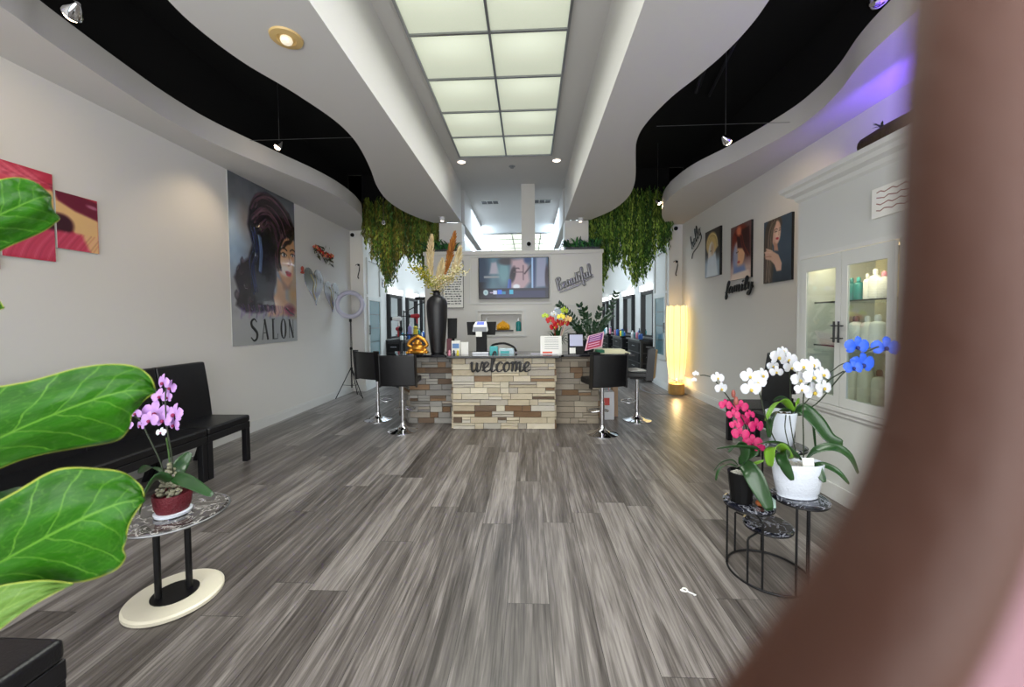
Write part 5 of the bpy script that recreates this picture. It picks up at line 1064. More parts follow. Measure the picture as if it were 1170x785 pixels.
m = MB(); ex = Vector((0, -.83, .50)).normalized(); ez = Vector((0, ex.z, -ex.y)); script_word(m, 'hello', (XR-.015, 7.62, 2.83), ex, ez, .46, .010, .5); m.build('lettering', M['blackmetal'], t, smooth=True)
m = MB(); o_ = Vector((XR-.012, 7.62, 2.66)); m.tube(smoothpath([o_, o_+ex*.1+ez*.06, o_+ex*.3+ez*.03, o_+ex*.5+ez*.06, o_+ex*.52+ez*.18], 5), .008, 6); m.build('underline', M['blackmetal'], t, smooth=True)
t = thing('script_sign', 'bold black cursive word family under the middle portrait', 'sign', (XR, 5.9, 1.93), world=True)
m = MB(); script_word(m, 'family', (XR-.045, 6.27, 1.895), (0, -1, .05), (0, 0, 1), .74, .022, .5, .1, .52); m.build('lettering', M['blackmetal'], t, smooth=True)

# ============================================================ built-in display cabinet on the right
t = thing('display_cabinet', 'tall white built-in cabinet with crown moulding and lit glass doors', 'cabinet', (XR, 2.6, 0), world=True)
CX_, CY0, CY1 = 2.51, 1.0, 3.72; zb, zt_ = .80, 2.03
b = MB(); b.box((CX_, CY0, 0), (XR, CY1, zb)); b.box((CX_, CY0, zt_), (XR, CY1, 2.60)); b.box((CX_, 3.635, zb), (XR, CY1, zt_)); b.box((CX_, CY0, zb), (XR, 1.02, zt_)); b.box((XR-.03, 1.02, zb), (XR, 3.635, zt_)); b.box((CX_+.002, 2.70, zb), (XR, 2.735, zt_)); b.build('body', M['white'], t)
b = MB(); b.box((XR-.035, 2.735, zb+.001), (XR-.0305, 3.635, zt_)); b.box((XR-.035, 1.02, zb+.001), (XR-.0305, 2.70, zt_)); b.build('back_panel', mat('cream_back', 'efe3c0', .6), t)
b = MB()
prof = [(0, 2.56), (-.02, 2.58), (-.03, 2.61), (-.07, 2.63), (-.085, 2.66), (-.11, 2.675), (-.115, 2.71), (0, 2.71)]
for (ya, yb) in ((CY0-.1, CY1+.11),):
    n = len(prof); vs = [(CX_+a, ya, z) for a, z in prof]+[(CX_+a, yb if a else yb-.11, z) for a, z in prof]; 
    vs = [(CX_+a, ya, z) for a, z in prof]+[(CX_+a, CY1-a, z) for a, z in prof]; b.add(vs, [(i, i+1, n+i+1, n+i) for i in range(n-1)]+[(n-1, 0, n, 2*n-1), tuple(range(n-1, -1, -1))])
    vs = [(CX_+a, CY1-a, z) for a, z in prof]+[(XR-.001, CY1-a, z) for a, z in prof]; b.add(vs, [(i, i+1, n+i+1, n+i) for i in range(n-1)]+[(n-1, 0, n, 2*n-1)])
b.box((CX_, CY0, 2.60), (XR-.001, CY1, 2.70)); b.build('crown_moulding', M['trimw'], t)
b = MB(); b.box((CX_-.035, CY0, zb-.055), (CX_, CY1, zb-.02)); b.box((CX_-.018, CY0, zb-.09), (CX_, CY1, zb-.055)); b.box((CX_-.015, CY0, zt_), (CX_, CY1-.05, zt_+.035)); b.build('moulding', M['trimw'], t)
b = MB(); b.box((CX_-.014, CY0, 0), (CX_, CY1+.014, .13)); b.box((CX_, CY1, 0), (XR, CY1+.014, .13)); b.build('plinth', M['trimw'], t)
for z in (1.25, 1.63):
    b = MB(); b.box((CX_+.10, 2.735, z), (XR-.04, 3.635, z+.012)); b.box((CX_+.10, 1.03, z), (XR-.04, 2.70, z+.012)); b.build('shelf', M['glass'], t)
    b = MB(); b.box((CX_+.095, 2.735, z), (CX_+.10, 3.635, z+.012)); b.build('shelf_edge', M['blackmetal'], t)
for k, (ya, yb, hs) in enumerate([(3.632, 3.192, -1), (3.186, 2.74, 1), (2.695, 2.15, -1), (2.144, 1.6, 1)]):
    f = MB(); x0, x1 = CX_-.02, CX_; w_ = .055; z0, z1 = zb-.015, zt_-.005
    hi, lo = ya, yb
    f.box((x0, hi-w_, z0), (x1, hi, z1)); f.box((x0, lo, z0), (x1, lo+w_, z1)); f.box((x0, lo+w_, z0), (x1, hi-w_, z0+.075)); f.box((x0, lo+w_, z1-.115), (x1, hi-w_, z1))
    d = f.build('door', M['white'], t)
    g = MB(); g.box((CX_-.013, lo+w_, z0+.075), (CX_-.009, hi-w_, z1-.115)); g.build('glass_pane', M['glass'], d)
    h = MB(); yh = (lo+.018) if hs < 0 else (hi-.022); h.cyl((x0-.035, yh, 1.30), .0075, .17, 10)
    for z in (1.335, 1.435): h.tube([(x0-.035, yh, z), (x0, yh, z)], .005, 6); h.tube([(x0-.035, yh-.03, z), (x0-.035, yh+.03, z)], .0045, 6)
    h.build('handle', M['blackmetal'], d)
b = MB(); b.tube([(CX_+.06, 2.76, zt_-.02), (CX_+.06, 3.61, zt_-.02)], .01, 6); b.build('light_strip', mat('warm_strip', 'fff0d0', .5, emit='ffe3a8', es=2.5), t)
for yy in (3.19, 2.2):
    l = bpy.data.lights.new('cabinet_light', 'AREA'); l.shape = 'RECTANGLE'; l.size = .1; l.size_y = .8; l.energy = 3.2; l.color = (1, .84, .54); o = bpy.data.objects.new('cabinet_light', l); o.parent = t; o.location = Vector((CX_+.12, yy, zt_-.03))-Vector((XR, 2.6, 0)); o.rotation_euler = (0, R(-25), 0); C.objects.link(o)
# products on its shelves
def cab_bottle(lab, px, shelf, h, r, m, cap, X=2.80, pump=False, cat='bottle', group='hair products in the lit cabinet'):
    y = P(px, 380, x=X).y; bottle('hair_product', lab, cat, (X, y, shelf), h, r, M[m], M[cap], group, pump)
sh = {2: 1.642, 1: 1.262, 0: .80}
for px, s_, h, r, m_, cp, lab in [(972, 2, .20, .035, 'teal', 'teal', 'teal bottle on the upper shelf behind the right glass door'), (980, 2, .20, .035, 'teal', 'tealp', 'dark teal bottle on the upper shelf next to the first teal one'), (948, 2, .20, .032, 'tealp', 'tealp', 'teal bottle alone on the upper shelf behind the left glass door'), (990, 2, .22, .028, 'whitep', 'whiteplastic', 'slim white bottle just right of the teal pair'), (999, 2, .25, .04, 'whitep', 'whiteplastic', 'larger white bottle on the upper shelf'), (1009, 2, .22, .04, 'whiteplastic', 'pinkp', 'white bottle with a pink cap at the upper right'),
                         (978, 1, .25, .055, 'whitep', 'greyp', 'first wide white tub on the middle shelf'), (991, 1, .25, .045, 'paper', 'whiteplastic', 'second white tub on the middle shelf'), (1003, 1, .26, .055, 'whitep', 'whiteplastic', 'third white tub on the middle shelf'), (976, 0, .34, .05, 'cream', 'cream', 'tall cream bottle at the cabinet bottom, left of the pair'), (990, 0, .35, .055, 'cream', 'cream', 'tall cream bottle at the cabinet bottom, right of the pair'), (1006, 0, .28, .05, 'cream', 'woodp', 'shorter cream bottle with a brown cap at the cabinet bottom')]: cab_bottle(lab, px, sh[s_], h, r, m_, cp)
b = MB(); b.ell((2.85, P(938, 380, x=2.85).y, 1.262+.07), .05, .06, .07, 14, 10); b.cyl((2.85, P(938, 380, x=2.85).y, 1.262), .045, .03, 14); b.ell((2.85, P(938, 380, x=2.85).y, 1.262+.155), .03); tag(b.build('display_figure', mat('pale_grey_ceramic', 'b8b8b4', .5), smooth=True), 'pale rounded figure on the middle shelf behind the left glass door', 'figurine')
t = thing('wall_plaque', 'whitewashed plaque with faint reddish script on the cabinet front', 'sign', (CX_, 2.75, 2.22), world=True)
b = MB(); b.box((CX_-.02, 2.45, 2.21), (CX_, 2.93, 2.42)); b.mi = 1
for k in range(4): b.tube([(CX_-.0215, 2.89-j*.03, 2.385-k*.042+.008*math.sin(j*2.1+k)) for j in range(13)], .004, 5, flat=(Vector((1, 0, 0)), .3))
b.build('board', [M['paper'], mat('faded_red_ink', '9a6a66', .7)], t)
# driftwood and violet light strip on the cabinet top
t = thing('driftwood_log', 'dark driftwood log with sprigs lying on top of the cabinet', 'log', (2.82, 2.9, 2.71), world=True)
b = MB(); b.box((2.78, 3.2, 2.711), (2.95, 3.24, 2.845)); b.box((2.78, 2.55, 2.711), (2.95, 2.59, 2.845)); b.build('cradle', M['blackwood'], t)
b = MB(); b.tube([(2.86, 3.45, 2.93), (2.86, 3.42, 2.93), (2.86, 3.2, 2.935), (2.87, 2.9, 2.94), (2.86, 2.5, 2.935), (2.86, 2.2, 2.93)], [.05, .085, .095, .09, .095, .07], 16); b.build('log', M['bark'], t, smooth=True)
rnd = random.Random(8); m = MB()
for yy in (3.28, 2.98, 2.6):
    for k in range(14):
        a = rnd.uniform(0, 6.28); p0 = Vector((2.85, yy, 3.015)); e = p0+Vector((math.cos(a)*.05, math.sin(a)*.06, rnd.uniform(.02, .07))); m.strap([p0, (p0+e)/2+Vector((0, 0, .015)), e], [.004, .016, .003], (-math.sin(a), math.cos(a), 0), n=3)
m.build('sprigs', M['darkstem'], t)
t = thing('violet_light_bar', 'slim bar throwing violet light up the wall from the cabinet top', 'light bar', (3.02, 2.4, 2.71), world=True)
b = MB(); b.box((2.98, 1.4, 2.711), (3.05, 3.3, 2.735)); b.build('housing', M['blackmetal'], t)
b = MB(); b.box((2.99, 1.41, 2.735), (3.04, 3.29, 2.742)); b.build('strip', mat('violet_strip', '5a30ff', .4, emit='5a2cff', es=6), t)
l = bpy.data.lights.new('violet_glow', 'AREA'); l.shape = 'RECTANGLE'; l.size = .06; l.size_y = 1.9; l.energy = 34; l.color = (.20, .08, 1.0); o = bpy.data.objects.new('violet_glow', l); o.parent = t; o.location = (-.02, -.05, .05); o.rotation_euler = (R(180), R(30), 0); C.objects.link(o)

# ============================================================ styling stations in the rear salon
def station(lab, X, y0, y1, s, dark=True):
    """X wall plane, s=+1 faces +x"""
    t = thing('styling_station', lab, 'station', (X, y0, 0), world=True, group='styling stations along the rear walls'); D = .16
    b = MB(); b.box((X, y0-.05, 1.05), (X+s*D*.6, y0+.03, 2.22)); b.box((X, y1-.03, 1.05), (X+s*D*.6, y1+.05, 2.22)); b.box((X, y0+.03, 2.14), (X+s*D*.6, y1-.03, 2.22)); b.box((X, y0+.03, 1.05), (X+s*.03, y1-.03, 2.14)); b.build('mirror_frame', M['blackwood'], t, bevel=.003)
    b = MB(); b.box((X+s*.031, y0+.03, 1.1), (X+s*.036, y1-.03, 2.14)); b.build('mirror', M['mirror'], t)
    b = MB(); b.box((X+s*.0, y0+.08, 2.225), (X+s*.16, y1-.08, 2.36)); b.build('light_box', M['light_box'], t)
    b = MB(); b.box((X, y0-.12, .12), (X+s*.40, y1+.12, .98)); b.build('cabinet', M['blackwood'], t, bevel=.004)
    b = MB(); b.box((X, y0-.16, .98), (X+s*.45, y1+.16, 1.02)); b.build('worktop', M['counter'], t, bevel=.003)
    for k in range(3):
        d = MB(); d.box((X+s*.40, y0+.0, .2+k*.25), (X+s*.415, y1-.0, .42+k*.25)); d = d.build('drawer', M['blackplastic'], t); h = MB(); h.box((X+s*.415, (y0+y1)/2-.12, .33+k*.25), (X+s*.43, (y0+y1)/2+.12, .345+k*.25)); h.build('handle', M['steel'], d)
        d = MB(); d.box((X+.04 if s > 0 else X-.36, y0-.135, .2+k*.25), (X+.36 if s > 0 else X-.04, y0-.12, .42+k*.25)); d = d.build('drawer', M['blackplastic'], t); h = MB(); h.box((X+s*.12, y0-.15, .33+k*.25), (X+s*.28, y0-.135, .345+k*.25)); h.build('handle', M['steel'], d)
    return t
rnd = random.Random(77)
RS = [(9.45, 10.4), (11.35, 12.3), (13.3, 14.2), (15.0, 15.8)]; LS = [(9.95, 10.85), (11.5, 12.4), (13.0, 13.8)]
ordn = ['nearest', 'second', 'third', 'fourth']
for k, (a, c) in enumerate(RS): station('%s black mirrored styling station along the rear right wall' % ordn[k], 3.08, a, c, -1)
for k, (a, c) in enumerate(LS): station('%s black mirrored styling station along the rear left wall' % ordn[k], -3.70, a, c, 1)
cols = ['bluep', 'whitep', 'lilacp', 'tealp', 'darkgrey', 'bluep', 'pinkp', 'yellowp', 'greyp']
names = dict(bluep='blue', whitep='white', lilacp='lilac', tealp='teal', darkgrey='dark', pinkp='pink', yellowp='yellow', greyp='grey')
for side, X, S in (('right', 3.08, RS[:3]), ('left', -3.70, LS[:2])):
    for si, (a, c) in enumerate(S):
        for k in range(7):
            cc = cols[(k*2+si*3+(0 if side == 'right' else 1)) % len(cols)]
            if side == 'right' and k in (1, 4): cc = 'bluep'
            x = X+(-1 if side == 'right' else 1)*rnd.uniform(.24, .40); y = a-.08+k*(c-a+.1)/6.5
            bottle('styling_bottle', 'small %s bottle on the %s station, rear %s side, %s along the worktop' % (names[cc], ordn[si], side, ['first', 'second', 'third', 'fourth', 'fifth', 'sixth', 'seventh'][k]), 'bottle', (x, y, 1.021), rnd.uniform(.12, .26), rnd.uniform(.025, .045), M[cc], M['whiteplastic' if k % 2 else 'blackplastic'], 'bottles on the styling stations')
# tool stand with dryers by the left station
t = thing('tool_stand', 'black pole stand holding salon tools left of the tall vase', 'stand', (-2.85, 8.7, 0), world=True); X0, Y0 = -2.85, 8.7
b = MB(); b.tube([(X0, Y0, .02), (X0, Y0, 1.75)], .015, 8); b.build('pole', M['blackmetal'], t)
b = MB(); b.lathe([(.2, 0), (.2, .015), (.03, .04)], 20, (X0, Y0, 0)); b.build('base', M['blackmetal'], t)
b = MB(); b.tube(smoothpath([(X0, Y0, 1.70), (X0+.2, Y0, 1.80), (X0+.45, Y0, 1.92), (X0+.75, Y0, 1.85)], 5), .012, 8); b.tube([(X0-.15, Y0, 1.62), (X0+.2, Y0, 1.62)], .01, 8); b.build('arm', M['blackmetal'], t)
b = MB(); b.box((X0-.16, Y0-.1, 1.18), (X0+.34, Y0+.14, 1.20)); b.build('shelf', M['blackplastic'], t)
def dryer(lab, c, m, rz):
    t = thing('hair_dryer', lab, 'hair dryer', c, rz); b = MB(); b.T = Matrix.Rotation(R(90), 4, 'Y'); b.lathe([(.035, -.11), (.045, -.04), (.055, .03), (.045, .08), (.02, .09)], 16); b.build('barrel', M[m], t, smooth=True)
    b = MB(); b.tube([(.02, 0, -.02), (.035, 0, -.17)], [.022, .018], 10); b.build('handle', M[m], t, smooth=True); b = MB(); b.T = Matrix.Rotation(R(90), 4, 'Y'); b.lathe([(.05, -.15), (.03, -.11)], 12); b.build('nozzle', M['blackplastic'], t)
dryer('red hair dryer hanging highest on the pole stand', (X0+.28, Y0-.03, 1.62), 'redp', .3)
dryer('second red hair dryer, lowest on the pole stand', (X0-.06, Y0-.20, 1.33), 'redp', 2.2)
dryer('white hair dryer at the middle of the pole stand', (X0-.10, Y0-.14, 1.56), 'whitep', 0)
dryer('black hair dryer at the end of the long arm', (X0+.66, Y0-.03, 1.79), 'blackplastic', 3.0)
b = MB(); b.cyl((X0+.26, Y0+.02, 1.201), .05, .12, 14); b.ell((X0+.26, Y0+.02, 1.36), .05, .05, .035); tag(b.build('yellow_tub', M['yellowp'], smooth=True), 'yellow tub with rounded lid on the pole stand shelf', 'tub')
bottle('spray_bottle', 'lilac spray bottle on the pole stand shelf', 'bottle', (X0+.12, Y0+.05, 1.201), .24, .045, M['lilacp'], M['whiteplastic'], pump=True)
b = MB(); b.lathe([(.17, 0), (.175, .06), (.12, .06), (.11, .0)], 20, (-2.38, 8.6, 1.98)); b.tube([(-2.38, 8.76, 2.0), (-2.38, 8.76, 0.02)], .014, 8); b.lathe([(.18, 0), (.18, .02), (.02, .03)], 18, (-2.38, 8.76, 0)); tag(b.build('lamp_arm', M['blackmetal'], smooth=True), 'black ring-headed lamp behind the neck of the tall vase', 'lamp')
# ============================================================ potted orchids
def seg(*a): return [P(x, y, y=Y) for x, y, Y in a]
def leafp(t, pts, wd, m='orchid_leaf', lab=None, side=None):
    path = smoothpath(seg(*pts), 5); n = len(path); wds = [wd*max(.12, math.sin(math.pi*(.10+.86*i/(n-1)))**.6) for i in range(n)]
    d = path[-1]-path[0]; sd = side or Vector((-d.y, d.x, 0))+Vector((0, -.35, .75))*d.length
    m_ = MB(); m_.strap(path, wds, sd, cup=.12, n=7); return m_.build('leaf', M[m], t, smooth=True, solid=.002, label=lab)
def stemp(t, pts, r=.0035, m='darkstem'):
    m_ = MB(); m_.tube(smoothpath(seg(*pts), 6), r, 7); return m_.build('stem', M[m], t, smooth=True)
def flowers(t, lst, pet, lip, Y, seed=1, lab=None):
    rnd = random.Random(seed)
    for (px, py, r) in lst:
        m_ = MB(); flower_mb(m_, P(px, py, y=Y+rnd.uniform(-.03, .03)), (rnd.uniform(-.45, .3), -1, rnd.uniform(-.1, .35)), r, rnd); m_.build('flower', [M[pet], M[lip]], t, smooth=True, label=lab)
# table with lilac orchid, left
tx, ty = -1.93, 1.975
t = thing('side_table', 'small round marble-topped side table on a cream disc foot, front left', 'table', (tx, ty, 0), world=True)
b = MB(); b.lathe([(.200, 0), (.216, .006), (.216, .022), (.205, .03), (.10, .03)], 56, (tx-.01, ty, 0)); b.build('base_ring', M['cream'], t, smooth=False, label='cream disc foot')
b = MB(); b.cyl((tx-.01, ty, .0305), .105, .004, 40); b.build('base_plate', M['blackmetal'], t)
for dx, dy in ((-.045, -.05), (.045, .04)):
    b = MB(); b.cyl((tx-.01+dx, ty+dy, .034), .0155, .425, 14); b.build('column', M['blackmetal'], t, smooth=False)
b = MB(); b.lathe([(.225, 0), (.238, .004), (.240, .012), (.236, .02), (.226, .022)], 64, (tx+.005, ty, .46)); b.build('tabletop', M['greymarble'], t)
b = MB(); b.torus((tx+.005, ty, .471), .2405, .006, 64, 8); b.build('rim', M['steel'], t, smooth=True)
OY = 1.95; ox = P(198, 588, y=OY).x; TZ = .4825
t = thing('potted_orchid', 'lilac orchid in a dark red woven pot on the round side table', 'orchid', (ox, OY, TZ), world=True)
b = MB(); b.lathe([(.062, 0), (.078, .004), (.082, .018), (.07, .022)], 32, (ox, OY, TZ)); b.build('saucer', M['ceramic_s'], t, smooth=True)
b = MB(); b.lathe([(.068, .02), (.078, .05), (.084, .10), (.083, .118), (.075, .115), (.07, .10)], 36, (ox, OY, TZ)); b.build('pot', M['red_pot'], t, smooth=True)
b = MB(); rnd = random.Random(3)
for k in range(70): a = rnd.uniform(0, 6.28); r = rnd.uniform(0, .055); b.ell((ox+r*math.cos(a)-.01, OY+r*math.sin(a), TZ+.105+rnd.uniform(0, .17)*(1-r/.07)), .014, .014, .011, 6, 4)
b.build('moss', M['moss'], t, smooth=True)
for pts, wd, m in [(((199, 545, 1.93), (204, 546, 1.90), (219, 552, 1.86), (243, 566, 1.82)), .062, 'orchid_leaf'), (((200, 548, 1.97), (204, 536, 1.99), (209, 527, 2.02), (217, 517, 2.05)), .07, 'orchid_leaf'), (((194, 552, 1.93), (180, 547, 1.88), (168, 563, 1.83), (160, 587, 1.80)), .10, 'orchid_leaf'), (((196, 548, 1.98), (182, 538, 2.02), (170, 534, 2.06), (160, 541, 2.10)), .065, 'orchid_leaf'), (((198, 550, 1.95), (207, 545, 1.97), (214, 546, 2.0), (222, 556, 2.03)), .045, 'orchid_leaf')]: leafp(t, pts, wd, m)
stemp(t, ((199, 560, 1.95), (196, 520, 1.94), (191, 490, 1.93), (189, 460, 1.93), (190, 438, 1.94))); stemp(t, ((192, 560, 1.95), (184, 530, 1.93), (170, 500, 1.92), (160, 480, 1.92), (150, 474, 1.93)))
stemp(t, ((196, 556, 1.96), (193, 520, 1.97), (190, 500, 1.96)), .004, 'stem')
flowers(t, [(187, 437, .046), (195, 443, .042), (183, 453, .044), (192, 454, .034), (178, 472, .068), (187, 480, .05), (171, 480, .046), (200, 473, .056), (199, 485, .045), (155, 472, .035), (147, 486, .03), (161, 486, .03)], 'petal_l', 'lip_m', 1.93, 4)
flowers(t, [(184, 494, .026)], 'petal_w', 'lip_m', 1.93, 5, 'pale small blossom')
# tiered stand, right
sx, sy = 1.40, 2.29
t = thing('plant_stand', 'black wire plant stand with round marble tiers on a floor ring, front right', 'plant stand', (sx, sy, 0), world=True)
b = MB(); b.torus((sx, sy, .007), .212, .0065, 64, 8); b.build('base_ring', M['blackmetal'], t, smooth=True)
def ringpt(a): return (sx+.212*math.cos(R(a)), sy+.212*math.sin(R(a)))
T1 = (1.315, 2.34, .385, .138); T2 = (1.515, 2.20, .485, .138); T3 = (1.41, 2.31, .27, .130); T4 = (1.565, 2.44, .70, .135)
for (cx, cy, cz, r), lab in ((T1, None), (T2, None), (T3, None), (T4, None)):
    b = MB(); b.lathe([(r-.012, 0), (r, .004), (r, .012), (r-.012, .016)], 44, (cx, cy, cz)); b.build('tier', M['marble'], t)
    b = MB(); b.torus((cx, cy, cz-.004), r-.006, .005, 44, 6); b.build('tier_rim', M['blackmetal'], t, smooth=True)
for a, z in ((158, T1[2]), (232, T1[2]), (-5, T2[2]), (-62, T2[2]), (115, T3[2]), (212, T3[2]-.0), (68, T4[2]), (-85, T2[2])):
    x, y = ringpt(a); tt = {T1[2]: T1, T2[2]: T2, T3[2]: T3, T4[2]: T4}[z]; d = Vector((x-tt[0], y-tt[1], 0)); d = d.normalized()*min(d.length, tt[3]-.006) if d.length > tt[3]-.006 else d; top_ = (tt[0]+d.x, tt[1]+d.y)
    b = MB(); b.tube([(x, y, .008), (x, y, z-.012), (x+(top_[0]-x)*.1, y+(top_[1]-y)*.1, z-.004), (top_[0], top_[1], z-.004)] if d.length > 0 and (Vector((top_[0]-x, top_[1]-y, 0)).length > .03) else [(x, y, .008), (x, y, z)], .006, 8); b.build('leg', M['blackmetal'], t)
# oval white planter on tier 2
px_, py_, pz_ = T2[0], T2[1], T2[2]+.017
t = thing('potted_orchid', 'white-flowered orchids in the long oval white planter on the plant stand', 'orchid', (px_, py_, pz_), world=True)
b = MB(); b.lathe([(.098, 0), (.105, .004), (.104, .02), (.112, .028), (.128, .12), (.138, .19), (.133, .195), (.128, .19), (.12, .16)], 40, (px_-.015, py_, pz_), 1.0, .62); b.build('planter', M['ceramic'], t, smooth=True)
b = MB(); b.lathe([(.118, .165), (.06, .17)], 24, (px_-.015, py_, pz_), 1.0, .62)
for k in range(40): a = rnd.uniform(0, 6.28); r = rnd.uniform(0, .1); b.ell((px_-.015+r*math.cos(a), py_+.6*r*math.sin(a), pz_+.172), .012, .012, .009, 6, 4)
b.build('gravel', M['gravel'], t)
b = MB(); b.T = Matrix.Translation((px_+.01, py_-.05, pz_+.17)) @ Matrix.Rotation(R(-8), 4, 'X'); b.cbox((0, 0, .03), (.06, .006, .06)); b.build('care_card', M['paper'], t)
for pts, wd, m in [(((921, 527, 2.2), (932, 515, 2.17), (953, 511, 2.13), (970, 521, 2.10), (980, 541, 2.08)), .05, 'orchid_leaf'), (((925, 533, 2.2), (940, 531, 2.16), (957, 539, 2.12), (970, 553, 2.1)), .034, 'orchid_leaf'), (((926, 530, 2.2), (933, 534, 2.15), (938, 543, 2.13), (942, 551, 2.12)), .042, 'orchid_leaf'), (((911, 524, 2.2), (896, 510, 2.17), (880, 506, 2.14), (866, 508, 2.12)), .05, 'orchid_leaf'), (((905, 524, 2.18), (893, 517, 2.12), (897, 533, 2.09), (905, 549, 2.08)), .062, 'orchid_leaf'), (((902, 524, 2.18), (890, 511, 2.12), (881, 515, 2.09), (880, 533, 2.08)), .078, 'yleaf'), (((915, 526, 2.2), (905, 515, 2.22), (895, 513, 2.24), (884, 520, 2.25)), .045, 'orchid_leaf')]: leafp(t, pts, wd, m)
stemp(t, ((918, 533, 2.2), (918, 500, 2.2), (917.5, 470, 2.2), (919, 448, 2.19), (927, 434, 2.17))); stemp(t, ((897, 522, 2.2), (884, 500, 2.18), (874, 475, 2.17), (868, 450, 2.16), (860, 436, 2.15)))
flowers(t, [(929.5, 448, .057), (941, 443, .045), (929, 431, .05), (940, 428, .045), (914, 434, .048), (928, 417, .05), (918, 419, .045), (916, 445, .035)], 'petal_w', 'lip_y', 2.17, 6)
flowers(t, [(857, 430, .046), (858, 444.5, .05), (871, 429, .042), (866, 437, .04)], 'petal_w', 'lip_y', 2.15, 7)
# white pot on the top tier with blue and white blossoms
px_, py_, pz_ = T4[0], T4[1], T4[2]+.017
t = thing('potted_orchid', 'blue-flowered orchid in the tapered white pot on the highest tier', 'orchid', (px_, py_, pz_), world=True)
b = MB(); b.lathe([(.055, 0), (.06, .004), (.072, .10), (.084, .205), (.08, .208), (.076, .2), (.07, .17)], 36, (px_-.005, py_, pz_)); b.build('pot', M['ceramic_s'], t, smooth=True)
b = MB(); b.cyl((px_-.005, py_, pz_+.17), .07, .012, 24)
for k in range(30): a = rnd.uniform(0, 6.28); r = rnd.uniform(0, .06); b.ell((px_+r*math.cos(a), py_+r*math.sin(a), pz_+.185), .012, .012, .01, 6, 4)
b.build('gravel', M['bark'], t)
for pts, wd, m in [(((908, 472, 2.42), (918, 468, 2.38), (933, 482, 2.33), (947, 500, 2.29), (963, 506, 2.27)), .085, 'orchid_leaf'), (((905, 470, 2.42), (896, 459, 2.40), (885, 464, 2.36), (875, 481, 2.34)), .062, 'yleaf'), (((902, 470, 2.42), (890, 470, 2.36), (881, 481, 2.33), (879, 500, 2.31)), .06, 'orchid_leaf'), (((904, 472, 2.42), (901, 460, 2.45), (893, 455, 2.48), (884, 458, 2.5)), .05, 'orchid_leaf'), (((906, 472, 2.42), (911, 462, 2.40), (913, 455, 2.40)), .03, 'yleaf'), (((909, 474, 2.42), (925, 474, 2.45), (929, 488, 2.46), (932, 515, 2.46)), .022, 'orchid_leaf')]: leafp(t, pts, wd, m)
stemp(t, ((905, 475, 2.42), (903, 450, 2.42), (902, 425, 2.41), (897, 410, 2.40))); stemp(t, ((909, 474, 2.42), (932, 462, 2.36), (950, 442, 2.3), (965, 425, 2.26), (980, 416, 2.24))); stemp(t, ((908, 474, 2.42), (925, 455, 2.38), (945, 436, 2.32), (964, 424, 2.27)))
stemp(t, ((941, 430, 2.3), (952, 423, 2.28), (960, 417, 2.26), (972, 413, 2.25)), .0028); stemp(t, ((980, 410, 2.24), (990, 402, 2.22), (1004, 396, 2.2)), .0045)
stemp(t, ((898, 474, 2.36), (897, 490, 2.32), (902, 512, 2.30)), .003, 'darkstem'); stemp(t, ((902, 474, 2.36), (905, 495, 2.32), (909, 515, 2.30)), .003, 'darkstem')
flowers(t, [(889, 408, .056), (901, 411, .05), (887, 425, .036), (904, 420, .044), (883, 418, .035), (895, 401, .03)], 'petal_w', 'lip_y', 2.39, 8, 'white blossom')
flowers(t, [(979, 396, .058), (985, 416, .066), (1012, 397, .062), (975, 420, .045)], 'petal_b', 'lip_n', 2.22, 9, 'vivid blue blossom')
# pink orchid in black pot on tier 1
px_, py_, pz_ = T1[0]-.045, T1[1]-.0, T1[2]+.017
t = thing('potted_orchid', 'hot pink orchid in a black pot on the lower left tier', 'orchid', (px_, py_, pz_), world=True)
b = MB(); b.lathe([(.052, 0), (.056, .004), (.068, .11), (.076, .18), (.073, .183), (.068, .175), (.064, .155)], 12, (px_, py_, pz_)); b.build('pot', M['blackplastic'], t)
b = MB(); b.cyl((px_, py_, pz_+.155), .066, .008, 24)
for k in range(36): a = rnd.uniform(0, 6.28); r = rnd.uniform(0, .055); b.ell((px_+r*math.cos(a), py_+r*math.sin(a), pz_+.166), .011, .011, .009, 6, 4)
b.build('gravel', M['gravel'], t)
for pts, wd, m in [(((850, 528, 2.33), (862, 514, 2.28), (842, 511, 2.25), (819, 513, 2.24)), .055, 'orchid_leaf'), (((848, 530, 2.32), (858, 538, 2.26), (868, 558, 2.22), (880, 583, 2.19)), .098, 'orchid_leaf'), (((847, 532, 2.33), (850, 515, 2.31), (843, 508, 2.3), (833, 517, 2.29)), .07, 'orchid_leaf'), (((842, 534, 2.33), (832, 531, 2.3), (822, 537, 2.28), (818, 549, 2.27)), .032, 'orchid_leaf'), (((843, 532, 2.35), (836, 526, 2.37), (824, 529, 2.39), (816, 538, 2.4)), .03, 'orchid_leaf'), (((852, 536, 2.32), (862, 530, 2.3), (873, 526, 2.28)), .02, 'yleaf')]: leafp(t, pts, wd, m)
stemp(t, ((849, 540, 2.34), (855, 515, 2.33), (853, 490, 2.31), (843, 470, 2.29), (829, 450, 2.27), (822, 441, 2.26))); stemp(t, ((851, 540, 2.34), (854, 528, 2.32), (853, 515, 2.31)), .004, 'yleaf')
flowers(t, [(829, 463, .036), (846, 465, .042), (838, 474, .036), (850, 482, .044), (864, 487, .048), (846, 496, .046), (860, 506, .05), (857, 474, .03), (840, 486, .03), (868, 512, .03)], 'petal_p', 'lip_m', 2.28, 10)
m_ = MB(); m_.ell(P(838, 450, y=2.27), .012, .012, .024, 8, 6); m_.ell(P(841, 458, y=2.27), .014, .012, .026, 8, 6); m_.build('bud', mat('rosy_bud', 'a05a50', .5), t, smooth=True)
